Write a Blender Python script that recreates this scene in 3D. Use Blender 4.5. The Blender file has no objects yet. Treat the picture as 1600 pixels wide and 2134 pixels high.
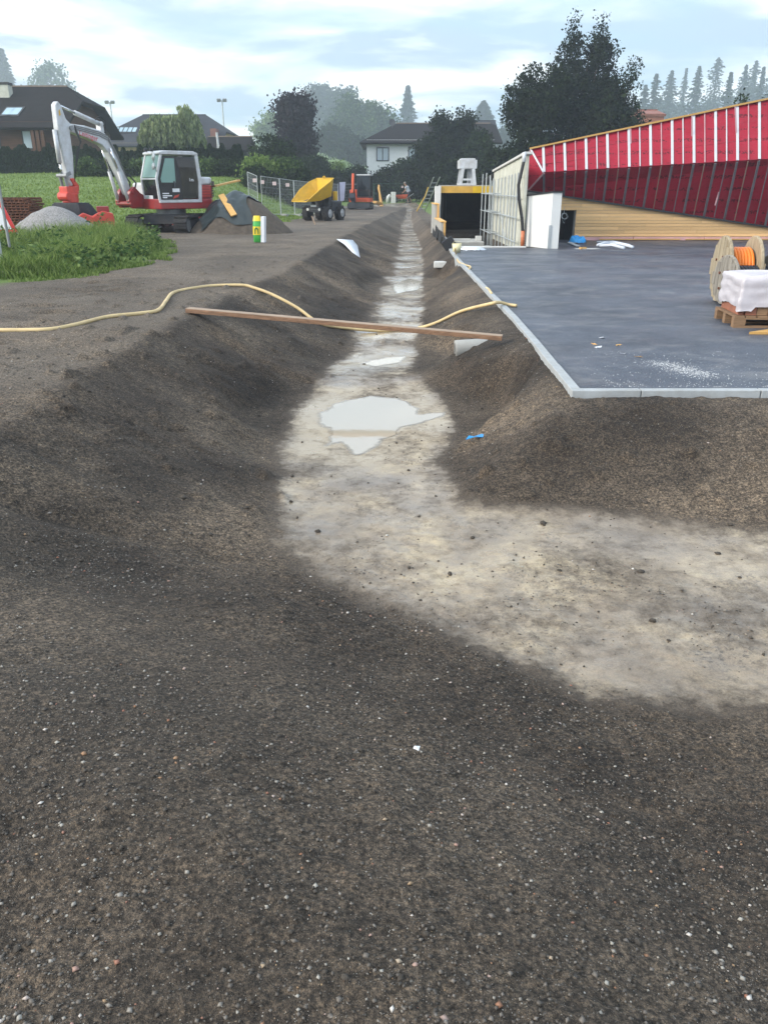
import bpy, math, random
import numpy as np
from mathutils import Vector, Matrix

random.seed(7)
RNG = np.random.default_rng(7)
sc = bpy.context.scene
R = math.radians

# ------------------------------------------------------------------ camera
FPX, EYE = 1650.0, 1.6                      # focal length in photo pixels (1600 x 2134), eye height
TH = math.atan((1067 - 390) / FPX)          # pitch: horizon at row 390
cam = bpy.data.cameras.new('camera')
cam.sensor_fit = 'VERTICAL'
cam.sensor_height = 24.0
cam.lens = FPX / 2134 * 24.0
cam.clip_start, cam.clip_end = 0.05, 3000
cam_o = bpy.data.objects.new('camera', cam)
cam_o.location = (0, 0, EYE)
cam_o.rotation_euler = (math.pi / 2 - TH, 0, 0)
sc.collection.objects.link(cam_o)
sc.camera = cam_o

# ------------------------------------------------------------------ world, sun, exposure
SUN_EL, SUN_AZ = 25.0, -112.0               # azimuth from +Y, clockwise; from the left, slightly behind
w = bpy.data.worlds.new('World')
sc.world = w
w.use_nodes = True
nt = w.node_tree
nt.nodes.clear()
L = nt.links.new
def N(tree, typ, **kw):
    n = tree.nodes.new(typ)
    for k, v in kw.items():
        if k == 'inp':
            for kk, vv in v.items():
                n.inputs[kk].default_value = vv
        else:
            setattr(n, k, v)
    return n
sky = N(nt, 'ShaderNodeTexSky', sky_type='NISHITA', sun_disc=False, sun_elevation=R(SUN_EL), sun_rotation=R(SUN_AZ),
        air_density=1.0, dust_density=2.5, ozone_density=2.0, altitude=500)
tc = N(nt, 'ShaderNodeTexCoord')
sep = N(nt, 'ShaderNodeSeparateXYZ')
L(tc.outputs['Generated'], sep.inputs[0])
zz = N(nt, 'ShaderNodeMath', operation='MAXIMUM', inp={1: 0.0})
L(sep.outputs['Z'], zz.inputs[0])
za = N(nt, 'ShaderNodeMath', operation='ADD', inp={1: 0.10})
L(zz.outputs[0], za.inputs[0])
dx = N(nt, 'ShaderNodeMath', operation='DIVIDE')
dy = N(nt, 'ShaderNodeMath', operation='DIVIDE')
L(sep.outputs['X'], dx.inputs[0]); L(za.outputs[0], dx.inputs[1])
L(sep.outputs['Y'], dy.inputs[0]); L(za.outputs[0], dy.inputs[1])
cmb = N(nt, 'ShaderNodeCombineXYZ')
L(dx.outputs[0], cmb.inputs['X']); L(dy.outputs[0], cmb.inputs['Y'])
n1 = N(nt, 'ShaderNodeTexNoise', inp={'Scale': 0.62, 'Detail': 7.0, 'Roughness': 0.56, 'Distortion': 0.35})
L(cmb.outputs[0], n1.inputs['Vector'])
r1 = N(nt, 'ShaderNodeValToRGB')
r1.color_ramp.elements[0].position = 0.38
r1.color_ramp.elements[1].position = 0.58
L(n1.outputs['Fac'], r1.inputs['Fac'])
n2 = N(nt, 'ShaderNodeTexNoise', inp={'Scale': 1.05, 'Detail': 6.0, 'Roughness': 0.55, 'Distortion': 0.3})
mp = N(nt, 'ShaderNodeMapping')
mp.inputs['Location'].default_value = (3.3, 7.1, 0)
L(cmb.outputs[0], mp.inputs['Vector']); L(mp.outputs[0], n2.inputs['Vector'])
r2 = N(nt, 'ShaderNodeValToRGB')
r2.color_ramp.elements[0].position = 0.43
r2.color_ramp.elements[1].position = 0.57
L(n2.outputs['Fac'], r2.inputs['Fac'])
ccol = N(nt, 'ShaderNodeMix', data_type='RGBA')          # cloud colour: grey-blue belly to white
ccol.inputs['A'].default_value = (4.6, 5.7, 7.6, 1)
ccol.inputs['B'].default_value = (18.0, 17.9, 17.5, 1)
L(r2.outputs[0], ccol.inputs['Factor'])
skym = N(nt, 'ShaderNodeMix', data_type='RGBA')
skyg = N(nt, 'ShaderNodeMix', data_type='RGBA')          # thin high veil over the blue
skyg.inputs['Factor'].default_value = 0.75
skyg.inputs['B'].default_value = (4.8, 7.4, 9.8, 1)
L(sky.outputs[0], skyg.inputs['A'])
L(skyg.outputs['Result'], skym.inputs['A'])
L(ccol.outputs['Result'], skym.inputs['B'])
cm = N(nt, 'ShaderNodeMath', operation='MULTIPLY', inp={1: 0.92})
L(r1.outputs[0], cm.inputs[0])
L(cm.outputs[0], skym.inputs['Factor'])
bg = N(nt, 'ShaderNodeBackground', inp={'Strength': 0.05})
L(skym.outputs['Result'], bg.inputs['Color'])
wo = N(nt, 'ShaderNodeOutputWorld')
L(bg.outputs[0], wo.inputs['Surface'])

sun = bpy.data.lights.new('sun', 'SUN')
sun.energy, sun.angle, sun.color = 1.5, R(22), (1.0, 0.92, 0.80)
sun_o = bpy.data.objects.new('sun', sun)
_az, _el = R(SUN_AZ), R(SUN_EL)
_d = Vector((math.sin(_az) * math.cos(_el), math.cos(_az) * math.cos(_el), math.sin(_el)))
sun_o.rotation_euler = _d.to_track_quat('Z', 'Y').to_euler()
sc.collection.objects.link(sun_o)

sc.view_settings.view_transform = 'Standard'
sc.view_settings.look = 'None'
sc.view_settings.gamma = 1.0
sc.view_settings.use_curve_mapping = False
sc.view_settings.exposure = 1.60
sc.cycles.max_bounces = 6
sc.cycles.diffuse_bounces = 2
sc.cycles.glossy_bounces = 3
sc.cycles.transmission_bounces = 4
sc.cycles.transparent_max_bounces = 6
sc.cycles.volume_bounces = 1
sc.cycles.caustics_reflective = False
sc.cycles.caustics_refractive = False

# ------------------------------------------------------------------ measuring helpers (photo point -> place)
_c, _s = math.cos(TH), math.sin(TH)
def ray(px, py):
    v = (1067 - py) / FPX
    return (px - 800) / FPX, _c + _s * v, -_s + _c * v
def P(px, py, Y):
    a = ray(px, py); t = Y / a[1]
    return Vector((a[0] * t, Y, EYE + a[2] * t))
def G(px, py, z=0.0):
    a = ray(px, py); t = (z - EYE) / a[2]
    return Vector((a[0] * t, a[1] * t, z))

# ------------------------------------------------------------------ noise and terrain height
def _hash(ix, iy, seed):
    n = (ix * 374761393 + iy * 668265263 + seed * 974711 + 1013) & 0xffffffff
    n = ((n ^ (n >> 13)) * 1274126177) & 0xffffffff
    n = n ^ (n >> 16)
    return (n & 0xffff) / 65535.0
def vn(x, y, seed=0):
    fx, fy = np.floor(x), np.floor(y)
    ix, iy = fx.astype(np.int64), fy.astype(np.int64)
    u, v = x - fx, y - fy
    u = u * u * (3 - 2 * u); v = v * v * (3 - 2 * v)
    a, b = _hash(ix, iy, seed), _hash(ix + 1, iy, seed)
    c, d = _hash(ix, iy + 1, seed), _hash(ix + 1, iy + 1, seed)
    return (a + (b - a) * u + (c - a) * v + (a - b - c + d) * u * v) * 2 - 1
def fbm(x, y, f, octv=4, seed=0, g=0.5):
    s, a, t = 0, 1.0, 0
    for i in range(octv):
        s = s + a * vn(x * f + 17.3 * i, y * f - 9.1 * i, seed + i); t += a
        a *= g; f *= 2.03
    return s / t
def smax(a, b, k):
    h = np.clip(0.5 + 0.5 * (a - b) / k, 0, 1)
    return b + (a - b) * h + k * h * (1 - h)
def sm(t):
    t = np.clip(t, 0, 1)
    return t * t * (3 - 2 * t)
def itp(y, pts):
    return np.interp(y, [p[0] for p in pts], [p[1] for p in pts])
XL = [(-10, -2.5), (4.9, -2.46), (6.86, -2.51), (9.57, -2.28), (12.4, -2.15), (14.9, -1.83), (18, -1.67), (23.7, -1.36),
      (34.35, -.78), (45, -.05), (55, .63), (66, 1.6)]
XFL = [(0, -.45), (5, -.45), (6.5, -.72), (8, -.72), (9.5, -.5), (11.5, -.22), (15, .08), (19, .25), (23, .5), (30, .8), (45, 1.1), (66, 1.9)]
XFR = [(5, .45), (6.5, .35), (7.5, .6), (8.5, .5), (10, .18), (12, .28), (15, .62), (19, .78), (23, 1.0), (30, 1.25), (45, 1.45), (66, 2.0)]
XK = [(6.0, 1.6), (6.5, 1.61), (8.7, 1.67), (10.5, 1.71), (17.5, 1.73), (21.4, 1.79), (25, 1.9), (30, 1.95), (45, 2.1), (60, 2.3), (66, 2.6)]
ZF = [(0, -.58), (10, -.57), (20, -.5), (40, -.42), (58, -.3), (64, -.12), (68, .0)]
YE = [(-4, 6.0), (-1.5, 5.15), (-.5, 4.45), (.5, 3.55), (.9, 3.18), (1.35, 3.16), (1.8, 3.14), (4, 3.0), (8, 2.8)]
def seg_dist(x, y, pts):
    d = np.full(np.shape(x), 1e9)
    for (ax, ay), (bx, by) in zip(pts[:-1], pts[1:]):
        ex, ey = bx - ax, by - ay
        t = np.clip(((x - ax) * ex + (y - ay) * ey) / (ex * ex + ey * ey), 0, 1)
        d = np.minimum(d, np.hypot(x - ax - t * ex, y - ay - t * ey))
    return d
def inside(x, y, poly):
    r = np.zeros(np.shape(x), bool)
    n = len(poly)
    for i in range(n):
        x0, y0 = poly[i]; x1, y1 = poly[(i + 1) % n]
        if y0 == y1: continue
        c = ((y0 > y) != (y1 > y)) & (x < (x1 - x0) * (y - y0) / (y1 - y0) + x0)
        r ^= c
    return r
def sdist(x, y, poly):                       # negative inside
    d = seg_dist(x, y, poly + [poly[0]])
    return np.where(inside(x, y, poly), -d, d)
PIT = (2.02, 3.93, 23.9, 33.6)
WZ = -.575                                   # puddle water level
def gpoly(pts, z):
    return [tuple(G(a, b, z)[:2]) for a, b in pts]
PUDDLES = [gpoly([(650, 882), (668, 858), (700, 838), (770, 824), (835, 828), (866, 846), (880, 862), (934, 858), (925, 868), (868, 886),
                  (838, 892), (836, 905), (800, 915), (790, 930), (738, 952), (712, 922), (668, 934), (684, 918), (676, 892)], WZ),
           gpoly([(750, 758), (800, 745), (850, 742), (840, 756), (780, 766)], WZ),
           gpoly([(812, 596), (850, 580), (880, 586), (872, 604), (825, 612)], WZ + .05)]
PUD_Z = [WZ, WZ + .004, WZ + .05]
def meadow_edge(y):
    return itp(y, [(-60, -6.0), (10, -6.2), (13.2, -6.1), (14.4, -5.1), (17, -4.7), (21, -5.3), (24, -6.3), (27, -8.7), (30, -8.9), (33, -6.6),
                   (36, -4.7), (38, -4.1), (45, -4.0), (55, -3.8), (64, -3.6), (70, -3.4), (76, 0.0), (80, 3.0), (84, 500), (600, 500)])
def height(x, y, detail=True, full=False):
    x = np.asarray(x, float); y = np.asarray(y, float)
    xl = itp(y, XL) + .10 * fbm(x * 0 + 3.1, y, .9, 3, 5) * np.clip(14 / (y + 4), .3, 1)
    xfl, xfr, xk, zf, ye = itp(y, XFL), itp(y, XFR), itp(y, XK), itp(y, ZF), itp(x, YE)
    zl = itp(y, [(0, .05), (4, .15), (30, .17), (60, .08), (70, .02), (85, 0)])
    tA = np.clip((xfl - x) / (xfl - xl), 0, 1.25)
    tA = 1 - smax(1 - tA, np.zeros_like(tA), .03)
    zA = zf + (zl - zf) * np.power(np.clip(tA, 0, 1), 1.38)
    toe = 5.12 - .26 * (x - 1)
    tx = (x - xfr) / np.maximum(xk - .05 - xfr, .2)
    ty = np.where(x < .2, 9, (y - toe) / np.maximum(6.40 - toe, .3))
    t = -smax(-tx, -ty, .12)
    t = np.clip(t, 0, 1)
    zC = zf + (-.025 - zf) * (.35 * t + .65 * sm(t))
    tB = np.clip((ye - y) * .75 / 2.1, 0, 1)
    zB = zf + (.0 - zf) * (.85 * tB + .15 * sm(tB))
    z = smax(smax(zA, zC, .06), zB, .07)
    silt = np.clip((zf + .068 + .018 * fbm(x, y, 1.6, 4, 21) + .022 * fbm(x, y, 1.6, 4, 21) * sm((y - 8) / 3) - z) / .078, 0, 1)
    right = (x > xk) & (y > 6.45) & (y < 60)
    # fields rising on the left and the far slope
    rise = sm((-x - 3.6) / 6.5) * np.clip(y - 29, 0, 33) * .082
    far = .055 * np.clip(y - 130, 0, 700) + .012 * np.clip(y - 60, 0, 60)
    z = z + rise + far
    if detail:
        amp = np.clip(1 - .62 * silt, .3, 1)
        comp = sm((fbm(x, y, .75, 3, 33) + .25) / .55)
        amp = amp * (1.2 - .75 * comp)
        nearf = np.clip(9 / (y + 2), .15, 1)
        slope = np.clip(np.minimum(tA, 1) * (1 - np.clip(tA, 0, 1)) * 4, 0, 1)
        z = z + .036 * fbm(x, y, .9, 3, 31) * amp
        z = z + slope * (.06 * fbm(x * .55 + y * .22, y * 3.1, 1.0, 3, 41) + .035 * fbm(x * .8, y * 1.6, 2.2, 3, 46)) * amp
        z = z + ((.014 * fbm(x, y, 8, 3, 51)) + .009 * np.abs(fbm(x, y, 24, 2, 61)) * 1.5) * amp * nearf
        z = z + .0050 * np.maximum(vn(x * 62, y * 62, 71), -.2) * amp * np.clip(6 / (y + 1), .0, 1)
        cl = np.clip(fbm(x, y, 6.5, 2, 77) - .36, 0, 1) * (silt < .5) * sm((y - 4) / 2) * np.where((x > 1.2) & (y > 5.9), .25, 1)      # scattered clods
        z = z + cl * .11 * np.clip(12 / (y + 3), .3, 1.2)
        # trench line under the plank, torn ground along the verge
        dg = seg_dist(x, y, [(-2.0, 9.55), (-1.2, 9.2), (-.5, 9.25), (.75, 9.0)])
        z = z - .055 * np.exp(-(dg / .10) ** 2)
        dt = seg_dist(x, y, [(-5.0, 14.2), (-4.3, 12.6), (-4.4, 10.9), (-4.9, 9.0), (-6, 7.8)])
        z = z - .17 * np.clip(fbm(x, y * 1.6, 2.4, 3, 81) - .08, 0, .45) * np.exp(-(dt / .6) ** 2)
        z = z - .10 * np.exp(-(seg_dist(x, y + .06 * vn(x * 5, y * 0, 3), [(-6, 8.2), (-4.6, 8.6), (-3.4, 9.4)]) / .05) ** 2) * np.clip(fbm(x, y, 1.5, 2, 86) + .35, 0, 1)
        de = y - (3.9 + (x + 2) * -.3)
        z = z - .065 * np.exp(-(seg_dist(x, y, [(-2.6, 4.05), (-1.4, 4.35), (-.6, 4.2), (.2, 3.55)]) / .13) ** 2) * np.clip(fbm(x, y, 2.2, 2, 85) + .5, 0, 1)
    z = np.where(right, np.where(y < 34, -.13, np.minimum(z, .02)), z)
    for poly, wz in zip(PUDDLES, PUD_Z):
        x0 = min(p[0] for p in poly) - 1.0; x1 = max(p[0] for p in poly) + 1.0
        y0 = min(p[1] for p in poly) - 1.0; y1 = max(p[1] for p in poly) + 1.0
        m = (x > x0) & (x < x1) & (y > y0) & (y < y1)
        if np.any(m):
            xs, ys = x[m], y[m]
            dd = sdist(xs, ys, poly) + .055 * fbm(xs, ys, 6, 4, 91)
            zi = wz + np.where(dd < 0, np.clip(dd * .10, -.014, 0), dd * .035)
            k = sm((.95 - dd) / .45)
            z = z.copy()
            z[m] = z[m] * (1 - k) + zi * k
    inpit = (x > PIT[0]) & (x < PIT[1]) & (y > PIT[2]) & (y < PIT[3])
    z = np.where(inpit, -2.2, z)
    z = np.where((x > PIT[1]) & (y > 23.9) & (y < 34) & (x < 30), -.13, z)
    if full:
        return z, silt, xl, xfl
    return z
def hz(x, y):
    return float(height(np.array([float(x)]), np.array([float(y)]), False)[0])
def GR(px, py, up=0.0):                      # where the line of sight meets the ground
    a = ray(px, py)
    t = np.geomspace(1.2, 700, 6500)
    X, Y, Z = a[0] * t, a[1] * t, EYE + a[2] * t
    hh = height(X, Y, False) + up
    i = int(np.argmax(Z < hh))
    if Z[i] >= hh[i]: i = len(t) - 1
    return Vector((X[i], Y[i], hh[i]))

# ------------------------------------------------------------------ mesh and object helpers
C = sc.collection
def link(o, parent=None):
    C.objects.link(o)
    if parent is not None: o.parent = parent
    return o
def tag(o, label=None, cat=None, group=None, kind=None):
    if label: o['label'] = label
    if cat: o['category'] = cat
    if group: o['group'] = group
    if kind: o['kind'] = kind
    return o
def thing(name, label, cat, loc=(0, 0, 0), rz=0.0, group=None):
    o = bpy.data.objects.new(name, None)
    o.empty_display_size = .2
    o.location = loc; o.rotation_euler = (0, 0, rz)
    link(o); tag(o, label, cat, group)
    return o
def copy_tree(o, parent=None):
    c = o.copy(); link(c, parent)
    for ch in list(o.children): copy_tree(ch, c)
    return c
def npmesh(name, verts, faces, mat, parent=None, smooth=False, attrs=None):
    verts = np.asarray(verts, np.float32); faces = np.asarray(faces, np.int32)
    me = bpy.data.meshes.new(name)
    n, k = faces.shape
    me.vertices.add(len(verts)); me.vertices.foreach_set('co', verts.ravel())
    me.loops.add(n * k); me.loops.foreach_set('vertex_index', faces.ravel())
    me.polygons.add(n)
    me.polygons.foreach_set('loop_start', np.arange(0, n * k, k, dtype=np.int32))
    me.polygons.foreach_set('loop_total', np.full(n, k, np.int32))
    if smooth: me.polygons.foreach_set('use_smooth', np.ones(n, bool))
    for an, av in (attrs or {}).items():
        a = me.attributes.new(an, 'FLOAT', 'POINT'); a.data.foreach_set('value', np.asarray(av, np.float32).ravel())
    me.update(calc_edges=True)
    me.materials.append(mat)
    o = bpy.data.objects.new(name, me)
    return link(o, parent)
class MB:
    def __init__(s, mtx=None):
        s.v, s.f, s.m = [], [], mtx
    def add(s, vs, fs):
        b = len(s.v)
        s.v += [tuple(s.m @ Vector(p)) if s.m is not None else tuple(p) for p in vs]
        s.f += [tuple(i + b for i in q) for q in fs]
        return s
    def box(s, c, d, rot=None):
        c = Vector(c); vs = []
        for k in (-1, 1):
            for j in (-1, 1):
                for i in (-1, 1):
                    p = Vector((i * d[0] / 2, j * d[1] / 2, k * d[2] / 2))
                    vs.append(c + (rot @ p if rot is not None else p))
        return s.add(vs, [(0, 2, 3, 1), (4, 5, 7, 6), (0, 1, 5, 4), (2, 6, 7, 3), (0, 4, 6, 2), (1, 3, 7, 5)])
    def b2(s, lo, hi):
        return s.box([(a + b) / 2 for a, b in zip(lo, hi)], [abs(b - a) for a, b in zip(lo, hi)])
    def bar(s, a, b, w, h, up=(0, 0, 1)):
        a, b = Vector(a), Vector(b); x = (b - a); ln = x.length; x.normalize()
        y = Vector(up).cross(x)
        if y.length < 1e-4: y = Vector((0, 1, 0)).cross(x)
        y.normalize(); z = x.cross(y)
        rot = Matrix((x, y, z)).transposed()
        return s.box((a + b) / 2, (ln, w, h), rot)
    def tube(s, pts, r, n=8, cap=True):
        pts = [Vector(p) for p in pts]; m = len(pts)
        rs = r if isinstance(r, (list, tuple)) else [r] * m
        vs, prev = [], None
        for i, p in enumerate(pts):
            d = (pts[min(i + 1, m - 1)] - pts[max(i - 1, 0)]).normalized()
            if prev is None:
                u = d.orthogonal().normalized()
            else:
                u = (prev - d * prev.dot(d))
                u = u.normalized() if u.length > 1e-5 else d.orthogonal().normalized()
            prev = u; v = d.cross(u)
            for k in range(n):
                a = 2 * math.pi * k / n
                vs.append(p + (u * math.cos(a) + v * math.sin(a)) * rs[i])
        fs = []
        for i in range(m - 1):
            for k in range(n):
                a, b = i * n + k, i * n + (k + 1) % n
                fs.append((a, b, b + n, a + n))
        if cap:
            fs.append(tuple(range(n - 1, -1, -1))); fs.append(tuple(range((m - 1) * n, m * n)))
        return s.add(vs, fs)
    def cyl(s, a, b, r, n=16): return s.tube([a, b], r, n)
    def lathe(s, prof, a, axis, n=24):                      # prof: (radius, along axis); closed ring profile allowed
        a = Vector(a); d = Vector(axis).normalized(); u = d.orthogonal().normalized(); v = d.cross(u)
        vs = [a + d * z + (u * math.cos(2 * math.pi * k / n) + v * math.sin(2 * math.pi * k / n)) * r for r, z in prof for k in range(n)]
        fs = []
        for i in range(len(prof) - 1):
            for k in range(n):
                p, q = i * n + k, i * n + (k + 1) % n
                fs.append((p, q, q + n, p + n))
        return s.add(vs, fs)
    def prism(s, poly, y0, y1):                             # polygon in local x,z extruded along y
        n = len(poly)
        vs = [(x, y0, z) for x, z in poly] + [(x, y1, z) for x, z in poly]
        fs = [tuple(range(n)), tuple(range(2 * n - 1, n - 1, -1))]
        fs += [(i, i + n, (i + 1) % n + n, (i + 1) % n) for i in range(n)]
        return s.add(vs, fs)
    def prismz(s, poly, z0, z1):
        n = len(poly)
        vs = [(x, y, z0) for x, y in poly] + [(x, y, z1) for x, y in poly]
        fs = [tuple(range(n - 1, -1, -1)), tuple(range(n, 2 * n))]
        fs += [(i, (i + 1) % n, (i + 1) % n + n, i + n) for i in range(n)]
        return s.add(vs, fs)
    def face(s, *pts): return s.add(pts, [tuple(range(len(pts)))])
    def build(s, name, mat, parent=None, smooth=False, bevel=0.0, solid=0.0):
        me = bpy.data.meshes.new(name)
        me.from_pydata(s.v, [], s.f)
        me.materials.append(mat)
        if smooth:
            me.polygons.foreach_set('use_smooth', [True] * len(me.polygons))
        me.update()
        o = bpy.data.objects.new(name, me)
        if solid:
            q = o.modifiers.new('solid', 'SOLIDIFY'); q.thickness = solid; q.offset = 0
        if bevel:
            q = o.modifiers.new('bevel', 'BEVEL'); q.width = bevel; q.segments = 2; q.limit_method = 'ANGLE'; q.angle_limit = R(40)
        return link(o, parent)
def frame(o, x, y, z):
    m = Matrix((Vector(x), Vector(y), Vector(z))).transposed().to_4x4()
    m.translation = Vector(o)
    return m
def text(name, s, size, mat, parent, o, xd, yd, pre=None, ext=.002):
    cu = bpy.data.curves.new(name, 'FONT'); cu.body = s; cu.size = size; cu.extrude = ext; cu.resolution_u = 2
    t = bpy.data.objects.new(name, cu); C.objects.link(t)
    dg = bpy.context.evaluated_depsgraph_get()
    me = bpy.data.meshes.new_from_object(t.evaluated_get(dg))
    bpy.data.objects.remove(t); bpy.data.curves.remove(cu)
    me.materials.clear(); me.materials.append(mat); me.name = name
    xd, yd = Vector(xd).normalized(), Vector(yd).normalized()
    me.transform(frame(o, xd, yd, xd.cross(yd)))
    if pre is not None: me.transform(pre)
    return link(bpy.data.objects.new(name, me), parent)

# ------------------------------------------------------------------ materials
def newmat(name):
    m = bpy.data.materials.new(name); m.use_nodes = True
    t = m.node_tree; t.nodes.clear()
    o = t.nodes.new('ShaderNodeOutputMaterial'); b = t.nodes.new('ShaderNodeBsdfPrincipled')
    t.links.new(b.outputs[0], o.inputs['Surface'])
    return m, t, b
def ramp(t, stops):
    r = t.nodes.new('ShaderNodeValToRGB'); e = r.color_ramp.elements
    while len(e) < len(stops): e.new(0.5)
    for q, (p, c) in zip(e, stops):
        q.position = p; q.color = (*c, 1) if len(c) == 3 else c
    return r
def noise(t, scale, detail=4, rough=.55, vec=None, dist=0.0, out='Fac'):
    n = N(t, 'ShaderNodeTexNoise', inp={'Scale': scale, 'Detail': detail, 'Roughness': rough, 'Distortion': dist})
    if vec is not None: t.links.new(vec, n.inputs['Vector'])
    return n.outputs[out]
def objvec(t, scale=(1, 1, 1)):
    tcn = t.nodes.new('ShaderNodeTexCoord'); m = t.nodes.new('ShaderNodeMapping'); m.inputs['Scale'].default_value = scale
    t.links.new(tcn.outputs['Object'], m.inputs['Vector'])
    return m.outputs[0]
def bumpn(t, b, h, strength, dist=.01):
    n = N(t, 'ShaderNodeBump', inp={'Strength': strength, 'Distance': dist})
    t.links.new(h, n.inputs['Height']); t.links.new(n.outputs[0], b.inputs['Normal'])
    return n
def mix(t, fac, a, b, mode='MIX'):
    m = N(t, 'ShaderNodeMix', data_type='RGBA', blend_type=mode)
    for v, k in ((fac, 'Factor'), (a, 'A'), (b, 'B')):
        if isinstance(v, (int, float)): m.inputs[k].default_value = v
        elif isinstance(v, tuple): m.inputs[k].default_value = (*v, 1)
        else: t.links.new(v, m.inputs[k])
    return m.outputs['Result']
def mth(t, op, a, b=None):
    m = N(t, 'ShaderNodeMath', operation=op)
    for i, v in enumerate((a, b)):
        if v is None: continue
        if isinstance(v, (int, float)): m.inputs[i].default_value = v
        else: t.links.new(v, m.inputs[i])
    return m.outputs[0]
def M(name, col, rough=.6, var=.18, scale=3.0, bump=.0, bscale=40, metal=0.0, stretch=(1, 1, 1), dirt=None, dirt_amt=.0, spec=.5):
    m, t, b = newmat(name)
    v = objvec(t, stretch)
    n = noise(t, scale, 6, .6, v)
    lo = tuple(max(0, x * (1 - var)) for x in col); hi = tuple(min(1, x * (1 + var)) for x in col)
    r = ramp(t, [(.3, lo), (.7, hi)]); t.links.new(n, r.inputs['Fac'])
    c = r.outputs[0]
    if dirt_amt:
        dn = noise(t, scale * 1.7 + .5, 8, .68, v)
        dr = ramp(t, [(.5 - .18 * dirt_amt, (0, 0, 0)), (.78, (1, 1, 1))]); t.links.new(dn, dr.inputs['Fac'])
        f = mth(t, 'MULTIPLY', dr.outputs[0], min(1, dirt_amt))
        c = mix(t, f, c, dirt or (.07, .055, .04))
    t.links.new(c, b.inputs['Base Color'])
    b.inputs['Roughness'].default_value = rough; b.inputs['Metallic'].default_value = metal
    b.inputs['Specular IOR Level'].default_value = spec
    if bump:
        bumpn(t, b, noise(t, bscale, 4, .6, v), bump)
    return m
def wood(name, col, axis=0, rough=.7, var=.35, scale=3, grey=0.0):
    st = [9, 9, 9]; st[axis] = .7
    m, t, b = newmat(name)
    v = objvec(t, tuple(st))
    n = noise(t, scale, 6, .65, v, 1.2)
    r = ramp(t, [(.25, tuple(x * (1 - var) for x in col)), (.75, tuple(min(1, x * (1 + var)) for x in col))])
    t.links.new(n, r.inputs['Fac'])
    oi = t.nodes.new('ShaderNodeObjectInfo')
    hv = N(t, 'ShaderNodeHueSaturation', inp={'Saturation': 1 - grey})
    val = mth(t, 'MULTIPLY_ADD', oi.outputs['Random'], .36)
    val.node.inputs[2].default_value = .86
    t.links.new(val, hv.inputs['Value']); t.links.new(r.outputs[0], hv.inputs['Color'])
    t.links.new(hv.outputs[0], b.inputs['Base Color'])
    b.inputs['Roughness'].default_value = rough
    bumpn(t, b, n, .25, .003)
    return m
def leafmat(name, col, col2, trans=.25):
    m, t, b = newmat(name)
    g = t.nodes.new('ShaderNodeNewGeometry')
    r = ramp(t, [(0, tuple(x * .55 for x in col)), (.55, col), (1, col2)])
    t.links.new(g.outputs['Random Per Island'], r.inputs['Fac'])
    t.links.new(r.outputs[0], b.inputs['Base Color'])
    b.inputs['Roughness'].default_value = .75
    b.inputs['Specular IOR Level'].default_value = .12
    tr = t.nodes.new('ShaderNodeBsdfTranslucent'); t.links.new(r.outputs[0], tr.inputs['Color'])
    ms = N(t, 'ShaderNodeMixShader', inp={0: trans})
    t.links.new(b.outputs[0], ms.inputs[1]); t.links.new(tr.outputs[0], ms.inputs[2])
    t.links.new(ms.outputs[0], t.nodes['Material Output'].inputs['Surface'])
    return m
def glass(name, col=(.75, .9, .85), rough=.02, alpha=.35):
    m, t, b = newmat(name)
    b.inputs['Base Color'].default_value = (*col, 1); b.inputs['Roughness'].default_value = rough
    b.inputs['Alpha'].default_value = alpha
    return m
MT = {}
MT['white'] = M('white_paint', (.58, .60, .63), .35, .06, 2, dirt=(.22, .18, .13), dirt_amt=.6)
MT['red'] = M('red_paint', (.30, .018, .022), .35, .15, 3, dirt=(.12, .07, .05), dirt_amt=.6)
MT['redlight'] = M('bright_red_paint', (.55, .05, .03), .4, .15, 3, dirt=(.1, .05, .04), dirt_amt=.4)
MT['black'] = M('black_plastic', (.012, .012, .014), .45, .3, 4)
MT['rubber'] = M('black_rubber', (.016, .016, .018), .85, .4, 6, .3, 30, dirt=(.05, .042, .034), dirt_amt=.5)
MT['steel'] = M('grey_steel', (.28, .29, .30), .45, .15, 5, metal=.6, dirt=(.12, .1, .08), dirt_amt=.3)
MT['galv'] = M('galvanised_tube', (.42, .45, .46), .5, .15, 6, metal=.35)
MT['chrome'] = M('polished_rod', (.7, .7, .72), .18, .05, 5, metal=1.0)
MT['darksteel'] = M('dark_bucket_steel', (.03, .034, .05), .5, .3, 5, metal=.3, dirt=(.1, .08, .06), dirt_amt=.4)
MT['yellow'] = M('yellow_paint', (.66, .40, .015), .42, .1, 3, dirt=(.22, .15, .07), dirt_amt=.35)
MT['yellowin'] = M('scoured_yellow_paint', (.55, .33, .05), .55, .2, 4, dirt=(.18, .11, .05), dirt_amt=.7)
MT['orange'] = M('orange_paint', (.72, .10, .025), .4, .1, 3, dirt=(.2, .08, .04), dirt_amt=.3)
MT['anthra'] = M('anthracite_paint', (.035, .04, .05), .45, .2, 3, dirt=(.12, .1, .08), dirt_amt=.4)
MT['glass'] = glass('tinted_cab_glass', (.30, .52, .47), .03, .55)
MT['darkglass'] = glass('dark_tinted_glass', (.012, .014, .016), .04, .93)
MT['lamp'] = M('lamp_lens', (.75, .76, .74), .2, .05, 5)
MT['concrete'] = M('grey_concrete', (.36, .355, .335), .85, .16, 4, .35, 45, dirt=(.2, .18, .15), dirt_amt=.4)
MT['concretel'] = M('pale_concrete', (.55, .55, .53), .8, .12, 3, .25, 40, dirt=(.32, .28, .22), dirt_amt=.35)
MT['plaster'] = M('white_plaster', (.66, .67, .66), .85, .05, 2, .15, 60, dirt=(.5, .46, .38), dirt_amt=.2)
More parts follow.
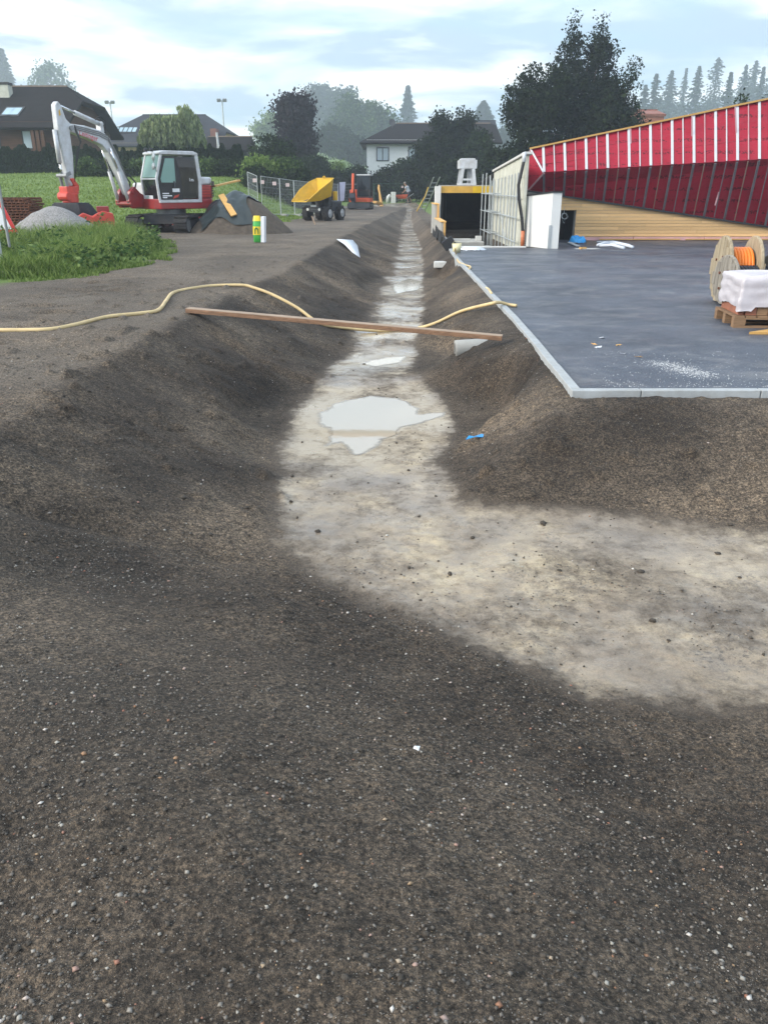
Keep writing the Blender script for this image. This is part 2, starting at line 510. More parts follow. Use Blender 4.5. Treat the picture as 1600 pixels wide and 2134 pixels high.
MT['cream'] = M('cream_board', (.55, .55, .47), .8, .14, 2.5, .15, 30, dirt=(.3, .28, .2), dirt_amt=.5)
MT['plankold'] = wood('old_plank_wood', (.33, .24, .17), 0, .75, .4)
MT['plankside'] = wood('brown_board_wood', (.17, .095, .055), 0, .75, .6)
MT['plankyel'] = wood('shuttering_board_wood', (.60, .34, .10), 0, .6, .18)
MT['pallet'] = wood('pallet_wood', (.20, .12, .065), 0, .85, .4)
MT['drumwood'] = wood('drum_flange_wood', (.30, .23, .13), 2, .85, .45, 2.2, .2)
MT['drumold'] = wood('grey_drum_wood', (.22, .185, .135), 2, .85, .6, 2.2, .4)
MT['clad'] = wood('pale_cladding_wood', (.72, .46, .21), 0, .6, .13, 2)
MT['cable_o'] = M('orange_cable_sheath', (.80, .20, .015), .45, .1, 5)
MT['cable_k'] = M('black_cable_sheath', (.010, .013, .022), .4, .3, 5)
MT['hose'] = M('cream_hose', (.62, .47, .24), .6, .18, 3, dirt=(.25, .18, .1), dirt_amt=.35)
MT['film'] = M('white_plastic_film', (.52, .49, .52), .35, .08, 5, .35, 9)
MT['fleece'] = M('white_fleece', (.60, .64, .70), .8, .06, 5, .2, 30)
MT['pink'] = M('pink_insulation', (.66, .38, .37), .85, .15, 4, .2, 30, dirt=(.5, .42, .36), dirt_amt=.4)
MT['blue'] = M('blue_plastic', (.015, .27, .62), .4, .2, 4)
MT['brick'] = M('red_brick_clay', (.28, .11, .065), .85, .25, 6, .3, 40)
MT['rust'] = M('rusty_steel', (.10, .035, .018), .85, .5, 8, .4, 40, dirt=(.28, .09, .03), dirt_amt=.5)
MT['tarp'] = M('dark_green_tarpaulin', (.020, .031, .033), .35, .3, 2.5, .4, 7)
MT['signwhite'] = M('sign_white', (.72, .74, .78), .4, .05, 4)
MT['signred'] = M('sign_red', (.55, .03, .03), .4, .1, 4)
MT['greenbag'] = M('green_sack_print', (.05, .36, .06), .4, .15, 5)
MT['yellowbag'] = M('yellow_sack_print', (.75, .55, .02), .4, .1, 5)
MT['bark'] = M('tree_bark', (.07, .055, .042), .9, .35, 6, .5, 25, stretch=(3, 3, .6))
MT['barkpale'] = M('pale_bark', (.30, .29, .27), .9, .3, 6, .3, 25)
MT['skin'] = M('skin', (.45, .25, .17), .55, .08, 5)
MT['shirt'] = M('pale_blue_shirt', (.58, .64, .74), .85, .06, 8)
MT['shorts'] = M('dark_shorts', (.04, .045, .06), .9, .2, 8)

# ================================================================== THE SETTING
# ---- ground sheet
def ground_material():
    m, t, b = newmat('soil_ground')
    v = objvec(t)
    at0 = lambda n: N(t, 'ShaderNodeAttribute', attribute_name=n).outputs['Fac']
    edge = mth(t, 'ADD', at0('silt'), mth(t, 'MULTIPLY', mth(t, 'SUBTRACT', noise(t, 8, 7, .78, v), .5), 1.05))
    sre = ramp(t, [(.30, (0, 0, 0)), (.62, (1, 1, 1))]); t.links.new(edge, sre.inputs['Fac'])
    silt_m = mth(t, 'MULTIPLY', sre.outputs[0], mth(t, 'GREATER_THAN', at0('silt'), .001))
    dre = ramp(t, [(.02, (0, 0, 0)), (.34, (1, 1, 1))]); t.links.new(edge, dre.inputs['Fac'])
    damp = mth(t, 'MULTIPLY', dre.outputs[0], mth(t, 'GREATER_THAN', at0('silt'), .001))
    at = lambda n: silt_m if n == 'silt' else at0(n)
    big = ramp(t, [(.36, (.048, .035, .025)), (.5, (.087, .066, .048)), (.64, (.142, .109, .079))]); t.links.new(noise(t, .8, 5, .62, v), big.inputs['Fac'])
    mid = ramp(t, [(.32, (.35, .34, .33)), (.5, (.95, .95, .95)), (.68, (1.6, 1.58, 1.52))]); t.links.new(noise(t, 17, 6, .8, v), mid.inputs['Fac'])
    fine = ramp(t, [(.32, (.42, .42, .43)), (.5, (.95, .95, .95)), (.70, (1.9, 1.85, 1.75))]); t.links.new(noise(t, 165, 3, .72, v), fine.inputs['Fac'])
    pat = ramp(t, [(.40, (.58, .57, .56)), (.5, (.88, .88, .88)), (.60, (1.18, 1.17, 1.15))]); t.links.new(noise(t, .42, 4, .55, v, .4), pat.inputs['Fac'])
    c = mix(t, 1.0, mix(t, 1.0, big.outputs[0], pat.outputs[0], 'MULTIPLY'), mid.outputs[0], 'MULTIPLY')
    c = mix(t, .85, c, fine.outputs[0], 'MULTIPLY')
    grt = ramp(t, [(.38, (.16, .16, .16)), (.5, (.88, .88, .88)), (.61, (2.1, 2.06, 2.0))]); t.links.new(noise(t, 62, 4, .78, v), grt.inputs['Fac'])
    c = mix(t, .9, c, grt.outputs[0], 'MULTIPLY')
    # paler soil on the plateau, the near bank and the far ground
    pale_soil = mth(t, 'MULTIPLY', at('pale_soil'), .78)
    c = mix(t, pale_soil, c, mix(t, .7, (.19, .158, .125), grt.outputs[0], 'MULTIPLY'))
    # embedded stones
    for sc_, th, lo in ((75, .17, .80), (150, .19, .72), (33, .11, .86)):
        vo = N(t, 'ShaderNodeTexVoronoi', inp={'Scale': float(sc_)}); t.links.new(v, vo.inputs['Vector'])
        sepc = N(t, 'ShaderNodeSeparateColor'); t.links.new(vo.outputs['Color'], sepc.inputs[0])
        k = mth(t, 'MULTIPLY', mth(t, 'LESS_THAN', vo.outputs['Distance'], th), mth(t, 'GREATER_THAN', sepc.outputs[0], lo))
        k = mth(t, 'MULTIPLY', k, mth(t, 'SUBTRACT', 1.0, mth(t, 'MULTIPLY', at('silt'), .8)))
        k = mth(t, 'MULTIPLY', k, mth(t, 'SUBTRACT', 1.0, at('grass')))
        sr = ramp(t, [(0, (.12, .11, .10)), (.6, (.24, .22, .19)), (.9, (.42, .40, .36)), (1, (.36, .24, .13))]); t.links.new(sepc.outputs[1], sr.inputs['Fac'])
        c = mix(t, k, c, sr.outputs[0])
    # washed-in silt on the swale floor
    sn = mth(t, 'ADD', mth(t, 'MULTIPLY', noise(t, 1.5, 7, .60, v, .15), .78), mth(t, 'MULTIPLY', noise(t, 13, 6, .75, v), .22))
    sil = ramp(t, [(.36, (.175, .137, .100)), (.46, (.25, .198, .142)), (.54, (.325, .257, .176)), (.63, (.46, .364, .232))]); t.links.new(sn, sil.inputs['Fac'])
    grn = ramp(t, [(.35, (.80, .80, .80)), (.65, (1.15, 1.15, 1.15))]); t.links.new(noise(t, 120, 3, .7, v), grn.inputs['Fac'])
    silc = mix(t, 1.0, sil.outputs[0], grn.outputs[0], 'MULTIPLY')
    crumbs = ramp(t, [(.53, (0, 0, 0)), (.60, (1, 1, 1))]); t.links.new(noise(t, 42, 4, .75, v), crumbs.inputs['Fac'])
    crp = ramp(t, [(.50, (0, 0, 0)), (.68, (1, 1, 1))]); t.links.new(noise(t, 2.1, 4, .6, v), crp.inputs['Fac'])
    silc = mix(t, mth(t, 'MULTIPLY', crumbs.outputs[0], crp.outputs[0]), silc, (.085, .07, .055))
    c = mix(t, mth(t, 'MULTIPLY', damp, .75), c, mix(t, 1.0, (.125, .100, .078), grn.outputs[0], 'MULTIPLY'))
    silc = mix(t, mth(t, 'MULTIPLY', at0('pool'), .85), silc, mix(t, .35, (.41, .322, .205), grn.outputs[0], 'MULTIPLY'))
    c = mix(t, at('silt'), c, silc)
    gr = ramp(t, [(.3, (.085, .14, .028)), (.5, (.13, .20, .040)), (.72, (.18, .24, .06))]); t.links.new(noise(t, 1.3, 8, .72, v), gr.inputs['Fac'])
    c = mix(t, at('grass'), c, gr.outputs[0])
    t.links.new(c, b.inputs['Base Color'])
    rs = ramp(t, [(.35, (.13, .13, .13)), (.68, (.50, .50, .50))]); t.links.new(noise(t, 2.2, 4, .6, v), rs.inputs['Fac'])
    rw_ = mix(t, at0('wet'), mix(t, .5, rs.outputs[0], (.40, .40, .40)), rs.outputs[0])
    rr = mix(t, at('silt'), (.92, .92, .92), rw_)
    t.links.new(rr, b.inputs['Roughness'])
    b.inputs['Specular IOR Level'].default_value = .45
    wn = ramp(t, [(.38, (.10, .10, .10)), (.56, (1, 1, 1))]); t.links.new(noise(t, 1.8, 5, .6, v), wn.inputs['Fac'])
    t.links.new(mth(t, 'MULTIPLY', mth(t, 'MULTIPLY', at('silt'), mth(t, 'ADD', .45, mth(t, 'MULTIPLY', at0('wet'), .55))), mth(t, 'MAXIMUM', wn.outputs[0], at0('pool'))), b.inputs['Coat Weight'])
    b.inputs['Coat IOR'].default_value = 1.55; b.inputs['Coat Roughness'].default_value = .10
    h = mth(t, 'ADD', noise(t, 60, 5, .7, v), mth(t, 'MULTIPLY', noise(t, 230, 2, .6, v), .6))
    bn = bumpn(t, b, h, .95, .020)
    st = mth(t, 'SUBTRACT', .9, mth(t, 'MULTIPLY', at('silt'), mth(t, 'ADD', .74, mth(t, 'MULTIPLY', at0('pool'), .13)))); t.links.new(st, bn.inputs['Strength'])
    return m
def build_ground():
    xs = list(np.arange(-3.4, 3.42, .022)); st = .022
    a = xs[-1]
    right, left = [], []
    while a < 800:
        st = min(st * 1.065, 25); a += st; right.append(min(a, 800))
    xs = np.array([-v for v in reversed(right)] + xs + right)
    ys = [-40, -20, -8, -3, -1, 0, .4]; y = .7
    while y < 900:
        ys.append(y); y += max(.0105, .0042 * y) if y < 60 else min(.03 * (y - 45), 20)
    ys = np.array(ys + [900.0])
    X, Y = np.meshgrid(xs, ys)
    z, silt, xl, xfl = height(X, Y, True, True)
    ge = meadow_edge(Y) + .35 * fbm(X, Y, .8, 3, 11)
    grass = np.clip((ge - X) / .25, 0, 1)
    grass = np.where((X > 3) & (Y > 45) | (Y > 86), 1, grass)
    pale_soil = sm((xl - X + .05) / .25) * sm((Y - 3.5) / 3)
    pale_soil = np.maximum(pale_soil, .30 * sm((itp(X, YE) - Y - .9) / 1.1) * sm((Y - .5) / .3))
    pale_soil = np.maximum(pale_soil, sm((Y - 25) / 15) * (1 - silt) * .7) * (.6 + .4 * fbm(X, Y, .7, 3, 14))
    ny, nx = X.shape
    idx = np.arange(nx * ny).reshape(ny, nx)
    f = np.stack([idx[:-1, :-1], idx[:-1, 1:], idx[1:, 1:], idx[1:, :-1]], -1).reshape(-1, 4)
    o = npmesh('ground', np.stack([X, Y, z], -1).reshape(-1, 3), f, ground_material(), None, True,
               {'silt': np.where(grass > .5, 0, silt), 'grass': grass, 'pool': sm((.55 - np.where((Y > 5) & (Y < 11) & (np.abs(X) < 2), sdist(X, Y, PUDDLES[0]), 9)) / .45) * (silt > .05) + .7 * silt * sm((Y - 9) / 2) * (1 - grass), 'wet': np.maximum(silt * sm((Y - 9) / 2.5), sm((.9 - sdist(X, Y, PUDDLES[0])) / .7) * .0), 'pale_soil': np.clip(pale_soil, 0, 1)})
    tag(o, kind='structure')
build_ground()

# ---- puddles
def water_material():
    m, t, b = newmat('murky_rain_water')
    b.inputs['Base Color'].default_value = (.46, .40, .31, 1)
    b.inputs['Roughness'].default_value = .04
    b.inputs['IOR'].default_value = 2.3
    b.inputs['Specular IOR Level'].default_value = .5
    v = objvec(t, (1, 1, 1))
    bumpn(t, b, noise(t, 9, 3, .5, v), .05, .01)
    al = ramp(t, [(.0, (0, 0, 0)), (1.0, (1, 1, 1))])
    dn = mth(t, 'ADD', mth(t, 'MULTIPLY', N(t, 'ShaderNodeAttribute', attribute_name='depth').outputs['Fac'], 170.0), mth(t, 'MULTIPLY', mth(t, 'SUBTRACT', noise(t, 14, 5, .7, v), .5), .9))
    t.links.new(dn, al.inputs['Fac']); t.links.new(al.outputs[0], b.inputs['Alpha'])
    return m
MW = water_material()
for poly, wz in zip(PUDDLES, PUD_Z):                   # a level sheet, thinning out over the shallows
    x0, x1 = min(p[0] for p in poly) - .12, max(p[0] for p in poly) + .12
    y0, y1 = min(p[1] for p in poly) - .12, max(p[1] for p in poly) + .12
    nx, ny = 110, 150
    X, Y = np.meshgrid(np.linspace(x0, x1, nx), np.linspace(y0, y1, ny))
    dep = wz - height(X.ravel(), Y.ravel(), True)
    idx = np.arange(nx * ny).reshape(ny, nx)
    f = np.stack([idx[:-1, :-1], idx[:-1, 1:], idx[1:, 1:], idx[1:, :-1]], -1).reshape(-1, 4)
    f = f[(dep[f] > -.004).any(1)]
    tag(npmesh('puddle_water', np.stack([X.ravel(), Y.ravel(), np.full(nx * ny, wz)], -1), f, MW, None, True, {'depth': dep}), kind='structure')

# ---- pebbles, clods
def pebble_field(name, n, place, smin, smax, mat, label, cat, sub=0):
    oc = np.array([(1, 0, 0), (-1, 0, 0), (0, 1, 0), (0, -1, 0), (0, 0, 1), (0, 0, -1)], float)
    of = np.array([(0, 2, 4), (2, 1, 4), (1, 3, 4), (3, 0, 4), (2, 0, 5), (1, 2, 5), (3, 1, 5), (0, 3, 5)])
    if sub:
        ed, vs, fs = {}, [tuple(p) for p in oc], []
        def midp(a, b):
            k = (min(a, b), max(a, b))
            if k not in ed:
                q = (np.array(vs[a]) + np.array(vs[b])); q = q / np.linalg.norm(q); ed[k] = len(vs); vs.append(tuple(q))
            return ed[k]
        for a, b, c in of:
            d, e, g = midp(a, b), midp(b, c), midp(c, a)
            fs += [(a, d, g), (d, b, e), (g, e, c), (d, e, g)]
        oc, of = np.array(vs), np.array(fs)
    x, y = place(n); n = len(x)
    z = height(x, y, True)
    s = smin * (smax / smin) ** (RNG.random(n) ** 2.6)
    sx = s * RNG.uniform(.7, 1.25, n); sy = s * RNG.uniform(.7, 1.25, n); szv = s * RNG.uniform(.45, .85, n)
    a = RNG.uniform(0, 6.28, n)
    j = RNG.uniform(.75, 1.25, (n, len(oc), 1))
    v = oc[None] * j * np.stack([sx, sy, szv], -1)[:, None, :]
    ca, sa = np.cos(a)[:, None], np.sin(a)[:, None]
    vx = v[..., 0] * ca - v[..., 1] * sa + x[:, None]; vy = v[..., 0] * sa + v[..., 1] * ca + y[:, None]
    vz = v[..., 2] + (z + szv * .35)[:, None]
    f = of[None] + (np.arange(n) * len(oc))[:, None, None]
    o = npmesh(name, np.stack([vx, vy, vz], -1).reshape(-1, 3), f.reshape(-1, 3), mat, None, sub > 0)
    return tag(o, label, cat, kind='stuff')
def soil_spots(y0, y1, half, bare=True):
    def place(n):
        y = y0 * (y1 / y0) ** RNG.random(n)
        x = RNG.uniform(-1, 1, n) * np.minimum(half, .56 * y + .25)
        keep = ~((x > itp(y, XK) - .03) & (y > 6.3))
        x, y = x[keep], y[keep]
        z, silt, _, _ = height(x, y, False, True)
        k2 = silt < RNG.uniform(.0, .7, len(x)) if bare else silt > -1
        k2 = k2 & (x > meadow_edge(y) + .3)
        if bare: k2 = k2 & (fbm(x, y, 1.3, 3, 201) + .30 * RNG.normal(0, 1, len(x)) > .0)
        return x[k2], y[k2]
    return place
def pebble_material():
    m, t, b = newmat('mixed_pebbles')
    g = t.nodes.new('ShaderNodeNewGeometry')
    r = ramp(t, [(0, (.05, .042, .034)), (.45, (.11, .095, .08)), (.80, (.17, .15, .13)), (.94, (.36, .34, .30)), (.955, (.30, .20, .11)), (.975, (.25, .10, .06)), (1, (.58, .56, .52))])
    t.links.new(g.outputs['Random Per Island'], r.inputs['Fac']); t.links.new(r.outputs[0], b.inputs['Base Color'])
    b.inputs['Roughness'].default_value = .6
    return m
MPEB = pebble_material()
pebble_field('pebbles', 44000, soil_spots(1.0, 4.5, 3.2), .0014, .0088, MPEB, 'small grey and white pebbles strewn over the dark soil in front', 'pebbles')
pebble_field('far_pebbles', 24000, soil_spots(3.5, 14, 7), .0032, .012, MPEB, 'pale pebbles strewn over the slopes of the swale', 'pebbles')
MCLOD = M('dark_soil_clod', (.062, .052, .042), .95, .4, 30, .6, 90)
pebble_field('soil_crumbs', 6000, soil_spots(1.2, 9, 5), .0025, .009, MCLOD, 'loose dark soil crumbs over the banks', 'soil', 1)
pebble_field('soil_clods', 1100, soil_spots(3.2, 26, 6, False), .003, .020, MCLOD, 'dark soil clods lying about the swale and the puddle', 'soil', 1)

# ---- asphalt yard with kerb stones
def asphalt_material():
    m, t, b = newmat('wet_asphalt')
    v = objvec(t)
    big = ramp(t, [(.34, (.026, .033, .048)), (.66, (.070, .082, .108))]); t.links.new(noise(t, .55, 5, .6, v), big.inputs['Fac'])
    fine = ramp(t, [(.3, (.30, .30, .30)), (.7, (1.85, 1.85, 1.85))]); t.links.new(noise(t, 80, 3, .7, v), fine.inputs['Fac'])
    c = mix(t, 1.0, big.outputs[0], fine.outputs[0], 'MULTIPLY')
    # pale dust drifts, streaked along the paving direction
    dv = objvec(t, (.8, 1.2, 1))
    du = ramp(t, [(.50, (0, 0, 0)), (.74, (1, 1, 1))]); t.links.new(noise(t, 1.7, 8, .72, dv, .5), du.inputs['Fac'])
    c = mix(t, mth(t, 'MULTIPLY', du.outputs[0], .55), c, (.26, .25, .24))
    dv2 = objvec(t, (1.2, 2.0, 1))
    du2 = ramp(t, [(.63, (0, 0, 0)), (.69, (1, 1, 1))]); t.links.new(noise(t, 2.6, 9, .78, dv2, .3), du2.inputs['Fac'])
    c = mix(t, mth(t, 'MULTIPLY', du2.outputs[0], .45), c, (.42, .41, .39))
    vo = N(t, 'ShaderNodeTexVoronoi', inp={'Scale': 55.0}); t.links.new(v, vo.inputs['Vector'])
    sp = N(t, 'ShaderNodeSeparateColor'); t.links.new(vo.outputs['Color'], sp.inputs[0])
    k = mth(t, 'MULTIPLY', mth(t, 'LESS_THAN', vo.outputs['Distance'], .22), mth(t, 'GREATER_THAN', sp.outputs[0], .90))
    # spilled chalky grit near the front corner
    c = mix(t, mth(t, 'MULTIPLY', k, .6), c, (.34, .35, .36))
    sx = t.nodes.new('ShaderNodeSeparateXYZ'); t.links.new(v, sx.inputs[0])
    for ka, kb, wdt in ((.16, 13.6, .03), (.02, 17.2, .025), (-.05, 9.6, .02)):     # paving joints
        dd = mth(t, 'ADD', mth(t, 'ADD', sx.outputs['Y'], mth(t, 'MULTIPLY', sx.outputs['X'], ka)), mth(t, 'MULTIPLY', noise(t, 1.5, 4, .6, v), .35))
        k2 = mth(t, 'LESS_THAN', mth(t, 'ABSOLUTE', mth(t, 'SUBTRACT', dd, kb)), wdt)
        brk = ramp(t, [(.45, (0, 0, 0)), (.6, (1, 1, 1))]); t.links.new(noise(t, .7, 4, .6, v), brk.inputs['Fac'])
        c = mix(t, mth(t, 'MULTIPLY', mth(t, 'MULTIPLY', k2, brk.outputs[0]), .65), c, (.015, .017, .02))
    t.links.new(c, b.inputs['Base Color'])
    rg = ramp(t, [(.35, (.34, .34, .34)), (.7, (.62, .62, .62))]); t.links.new(noise(t, .9, 5, .65, v), rg.inputs['Fac'])
    t.links.new(rg.outputs[0], b.inputs['Roughness'])
    b.inputs['Specular IOR Level'].default_value = .55
    bumpn(t, b, noise(t, 70, 3, .7, v), .9, .012)
    return m
def kx(y): return float(itp(y, XK))
yard = MB()
ys_ = [6.6, 8.7, 10.5, 14, 17.5, 21.4, 23.75]
lf = [(kx(y) + .05, y, .0) for y in ys_]
yard.add([lf[0], (40, 6.6, 0), (40, 23.75, 0)] + lf[:0:-1], [tuple(range(len(lf) + 2))])
yard.add([(4.75, 23.75, 0), (40, 23.75, 0), (40, 27.5, 0), (4.75, 27.5, 0)], [(0, 1, 2, 3)])
yard_o = tag(yard.build('asphalt_yard', asphalt_material()), kind='structure')
MK = M('kerb_concrete', (.36, .38, .39), .8, .12, 5, .3, 60, dirt=(.24, .22, .18), dirt_amt=.45)
def kerb_stone(a, b, wdt=.085):
    a, b = Vector(a), Vector(b)
    d = (b - a).normalized(); g = d * .004
    return MB().bar(a + g + Vector((0, 0, -.13)), b - g + Vector((0, 0, -.13)), wdt, .26).build('kerb_stone', MK, yard_o, bevel=.006)
y = 6.55
xx = 1.565
edges = [xx, 2.15] + [2.15 + k for k in range(1, 11)]
for x0, x1 in zip(edges[:-1], edges[1:]):
    kerb_stone((x0, 6.545 + random.uniform(-.003, .003), .03 + random.uniform(-.002, .002)), (x1, 6.545, .03))
y = 6.592
while y < 23.6:
    y1 = min(y + 1.0, 23.75)
    kerb_stone((kx(y) + random.uniform(-.004, .004), y, .028 + random.uniform(-.002, .004)), (kx(y1), y1, .03))
    y = y1
# spilled chalk grit on the asphalt
def grit_spots(n):
    t_ = RNG.normal(0, 1, n); s_ = RNG.normal(0, 1, n)
    a, b2 = G(1372, 755, 0), G(1470, 785, 0)
    u = RNG.random(n)
    x = a.x + (b2.x - a.x) * u + t_ * .10; y_ = a.y + (b2.y - a.y) * u + s_ * .07
    wide = RNG.random(n) < .35
    x = np.where(wide, RNG.uniform(1.9, 3.9, n), x); y_ = np.where(wide, 6.75 + RNG.random(n) ** 2 * 1.6, y_)
    return x, y_
def flat_grit(name, n, label):
    x, y_ = grit_spots(n)
    s_ = RNG.uniform(.002, .007, n); a = RNG.uniform(0, 6.28, n)
    ang = a[:, None] + np.array([0, 1.6, 3.1, 4.7])[None]
    rr = s_[:, None] * RNG.uniform(.6, 1.3, (n, 4))
    base = np.stack([x[:, None] + rr * np.cos(ang), y_[:, None] + rr * np.sin(ang), np.full((n, 4), .001)], -1)
    top = np.stack([x, y_, s_ * .8 + .001], -1)[:, None]
    v = np.concatenate([base, top], 1).reshape(-1, 3)
    f = np.array([(0, 1, 4), (1, 2, 4), (2, 3, 4), (3, 0, 4)])[None] + (np.arange(n) * 5)[:, None, None]
    tag(npmesh(name, v, f.reshape(-1, 3), MPAL), label, 'grit', kind='stuff')
MPAL = M('pale_grit', (.50, .51, .52), .8, .25, 40)
flat_grit('spilled_grit', 1500, 'pale grit spilled on the asphalt near the front kerb')

# ---- grass
def blades(name, x, y, hgt, wid, mat, label, lean=.35, kind='stuff'):
    n = len(x); z = height(x, y, False) - .02
    a = RNG.uniform(0, 6.28, n); b = RNG.uniform(0, 6.28, n); ln = hgt * lean * RNG.uniform(.2, 1.6, n)
    px_, py_ = np.cos(a) * wid, np.sin(a) * wid
    lx, ly = np.cos(b) * ln, np.sin(b) * ln
    v = np.empty((n, 5, 3))
    for k, (tt, wv, bend) in enumerate(((0, 1, 0), (0, -1, 0), (.55, .8, .35), (.55, -.8, .35), (1, 0, 1))):
        v[:, k, 0] = x + px_ * wv + lx * bend; v[:, k, 1] = y + py_ * wv + ly * bend
        v[:, k, 2] = z + hgt * tt * (1 - .25 * (bend > .9) * RNG.random(n))
    f = np.array([(0, 1, 3), (0, 3, 2), (2, 3, 4)])[None] + (np.arange(n) * 5)[:, None, None]
    return tag(npmesh(name, v.reshape(-1, 3), f.reshape(-1, 3), mat), label, 'grass', kind=kind)
MG1 = leafmat('lush_verge_grass', (.14, .22, .05), (.31, .38, .13), .4)
MG2 = leafmat('meadow_grass', (.15, .23, .045), (.28, .34, .09), .35)
n = 60000                                              # rank weeds on the verge
y = 12.6 * (24.5 / 12.6) ** RNG.random(n)
x = meadow_edge(y) - RNG.random(n) ** 1.1 * 6.5 + .1 + .35 * fbm(RNG.random(n) * 0 + 2, y, 1.3, 3, 8)
clump = fbm(x, y, 1.1, 3, 101)
keep = (x > -.56 * y) & (clump > -.30 + .25 * RNG.random(n)) & ~((y < 14.2) & (x > -5.2))
x, y, clump = x[keep], y[keep], clump[keep]
mound = sm((meadow_edge(y) - x) / 1.1)
hg = (.10 + .34 * mound * (.55 + .9 * np.clip(clump + .35, 0, 1.2))) * RNG.uniform(.6, 1.25, len(x)) * itp(y, [(12, .45), (14, .7), (16, 1.0), (22, 1.25), (25, 1.0)])
blades('verge_grass', x, y, hg, RNG.uniform(.006, .016, len(x)), MG1, 'tall lush weeds and grass along the edge of the bare soil', .55)
n = 70000                                              # mown meadow
y = 24 * (66 / 24) ** RNG.random(n)
x = RNG.uniform(-.56, .02, n) * y
keep = x < meadow_edge(y) - .1 + .4 * fbm(x, y, .8, 3, 11)
x, y = x[keep], y[keep]
blades('meadow_grass', x, y, RNG.uniform(.05, .15, len(x)), RNG.uniform(.012, .03, len(x)), MG2, 'short green meadow grass behind the excavator', .6)

n = 15000                                              # broad weed leaves between the grass
y = 13.5 * (24 / 13.5) ** RNG.random(n)
x = meadow_edge(y) - .25 - RNG.random(n) * 5.5
cl_ = fbm(x, y, 1.4, 3, 133)
keep = (x > -.56 * y) & (cl_ > -.02)
x, y = x[keep], y[keep]
zc_ = height(x, y, False) + RNG.random(len(x)) ** .7 * (.22 + .75 * np.clip(cl_[keep], 0, .8))
u_ = RNG.normal(0, 1, (len(x), 3)); u_[:, 2] *= .5; u_ /= np.linalg.norm(u_, axis=1)[:, None]
w_ = np.cross(u_, RNG.normal(0, 1, (len(x), 3))); w_ /= np.linalg.norm(w_, axis=1)[:, None]
s_ = RNG.uniform(.03, .075, len(x))[:, None]; c_ = np.stack([x, y, zc_], -1)
tag(npmesh('weed_leaves', np.stack([c_ - u_ * s_, c_ + w_ * s_ * .5, c_ + u_ * s_, c_ - w_ * s_ * .5], 1).reshape(-1, 3), np.arange(len(x) * 4).reshape(-1, 4), leafmat('weed_leaf', (.06, .12, .035), (.24, .31, .11), .3)), 'broad leaved weeds mixed into the tall verge grass', 'weeds', kind='stuff')

# ================================================================== BUILDINGS
def W(root):
    return MB(root.matrix_basis.inverted())
def lerp(a, b, t): return a + (b - a) * t

# ---- the hall with its red membrane front
YW = 27.3
hall = thing('hall_building', 'unfinished hall with folded red membrane front above pale timber cladding', 'building', (9, YW, 0))
def membrane_material(name, c1, c2):
    m, t, b = newmat(name)
    v = objvec(t)
    n = noise(t, 1.2, 5, .6, v)
    r = ramp(t, [(.3, c1), (.7, c2)]); t.links.new(n, r.inputs['Fac'])
    # faint printed rows
    tcn = t.nodes.new('ShaderNodeTexCoord'); sx = t.nodes.new('ShaderNodeSeparateXYZ'); t.links.new(tcn.outputs['Object'], sx.inputs[0])
    row = mth(t, 'LESS_THAN', mth(t, 'ABSOLUTE', mth(t, 'SUBTRACT', mth(t, 'FRACT', mth(t, 'MULTIPLY', sx.outputs['Z'], 2.9)), .5)), .15)
    ltr = mth(t, 'GREATER_THAN', noise(t, 19, 1, .5, objvec(t, (1, 1, .8))), .50)
    wrd = mth(t, 'GREATER_THAN', noise(t, 2.6, 1, .5, objvec(t, (1, .4, 3.2))), .50)
    k = mth(t, 'MULTIPLY', mth(t, 'MULTIPLY', row, ltr), wrd)
    c = mix(t, mth(t, 'MULTIPLY', k, .75), r.outputs[0], (.05, .004, .008))
    t.links.new(c, b.inputs['Base Color']); b.inputs['Roughness'].default_value = .55; b.inputs['Specular IOR Level'].default_value = .25
    bumpn(t, b, noise(t, 2.5, 4, .55, objvec(t, (1, 1, 2))), .7, .04)
    return m
MRED = membrane_material('red_membrane', (.27, .008, .024), (.36, .012, .033))
tl, tr = P(1103, 311, YW), P(1600, 207, YW)
fl, fr = P(1131, 359, 26.75), P(1600, 331, 26.2)
bl, br = P(1099, 396, YW), P(1600, 471, YW)
EXT = 1.6
tE, fE, bE = lerp(tl, tr, EXT), lerp(fl, fr, EXT), lerp(bl, br, EXT)
off = Vector((0, -.03, 0))
W(hall).face(fl + off, fE + off, tE + off, tl + off).build('upper_membrane', MRED, hall)
W(hall).face(bl + off, bE + off, fE + off, fl + off).build('lower_membrane', MRED, hall)
W(hall).face(tl + off, bl + off, fl + off).build('end_membrane', MRED, hall)
MBW = M('white_batten', (.56, .57, .60), .6, .06, 3); MBT = M('pale_tape', (.48, .28, .30), .6, .12, 5)
MBG = M('grey_batten', (.13, .12, .13), .7, .2, 4); MBN = M('tan_batten', (.20, .14, .11), .7, .3, 4)
def onfold(px): return px, 359 + (px - 1131) / 469 * -28
def topat(px): return px, 311 + (px - 1103) / 497 * -104
def botat(px): return px, 396 + (px - 1099) / 501 * 75
def yfold(px): return lerp(26.75, 26.2, (px - 1131) / 469)
nrm_up, nrm_lo = Vector((0, -.9, .35)), Vector((0, -.55, -.8))
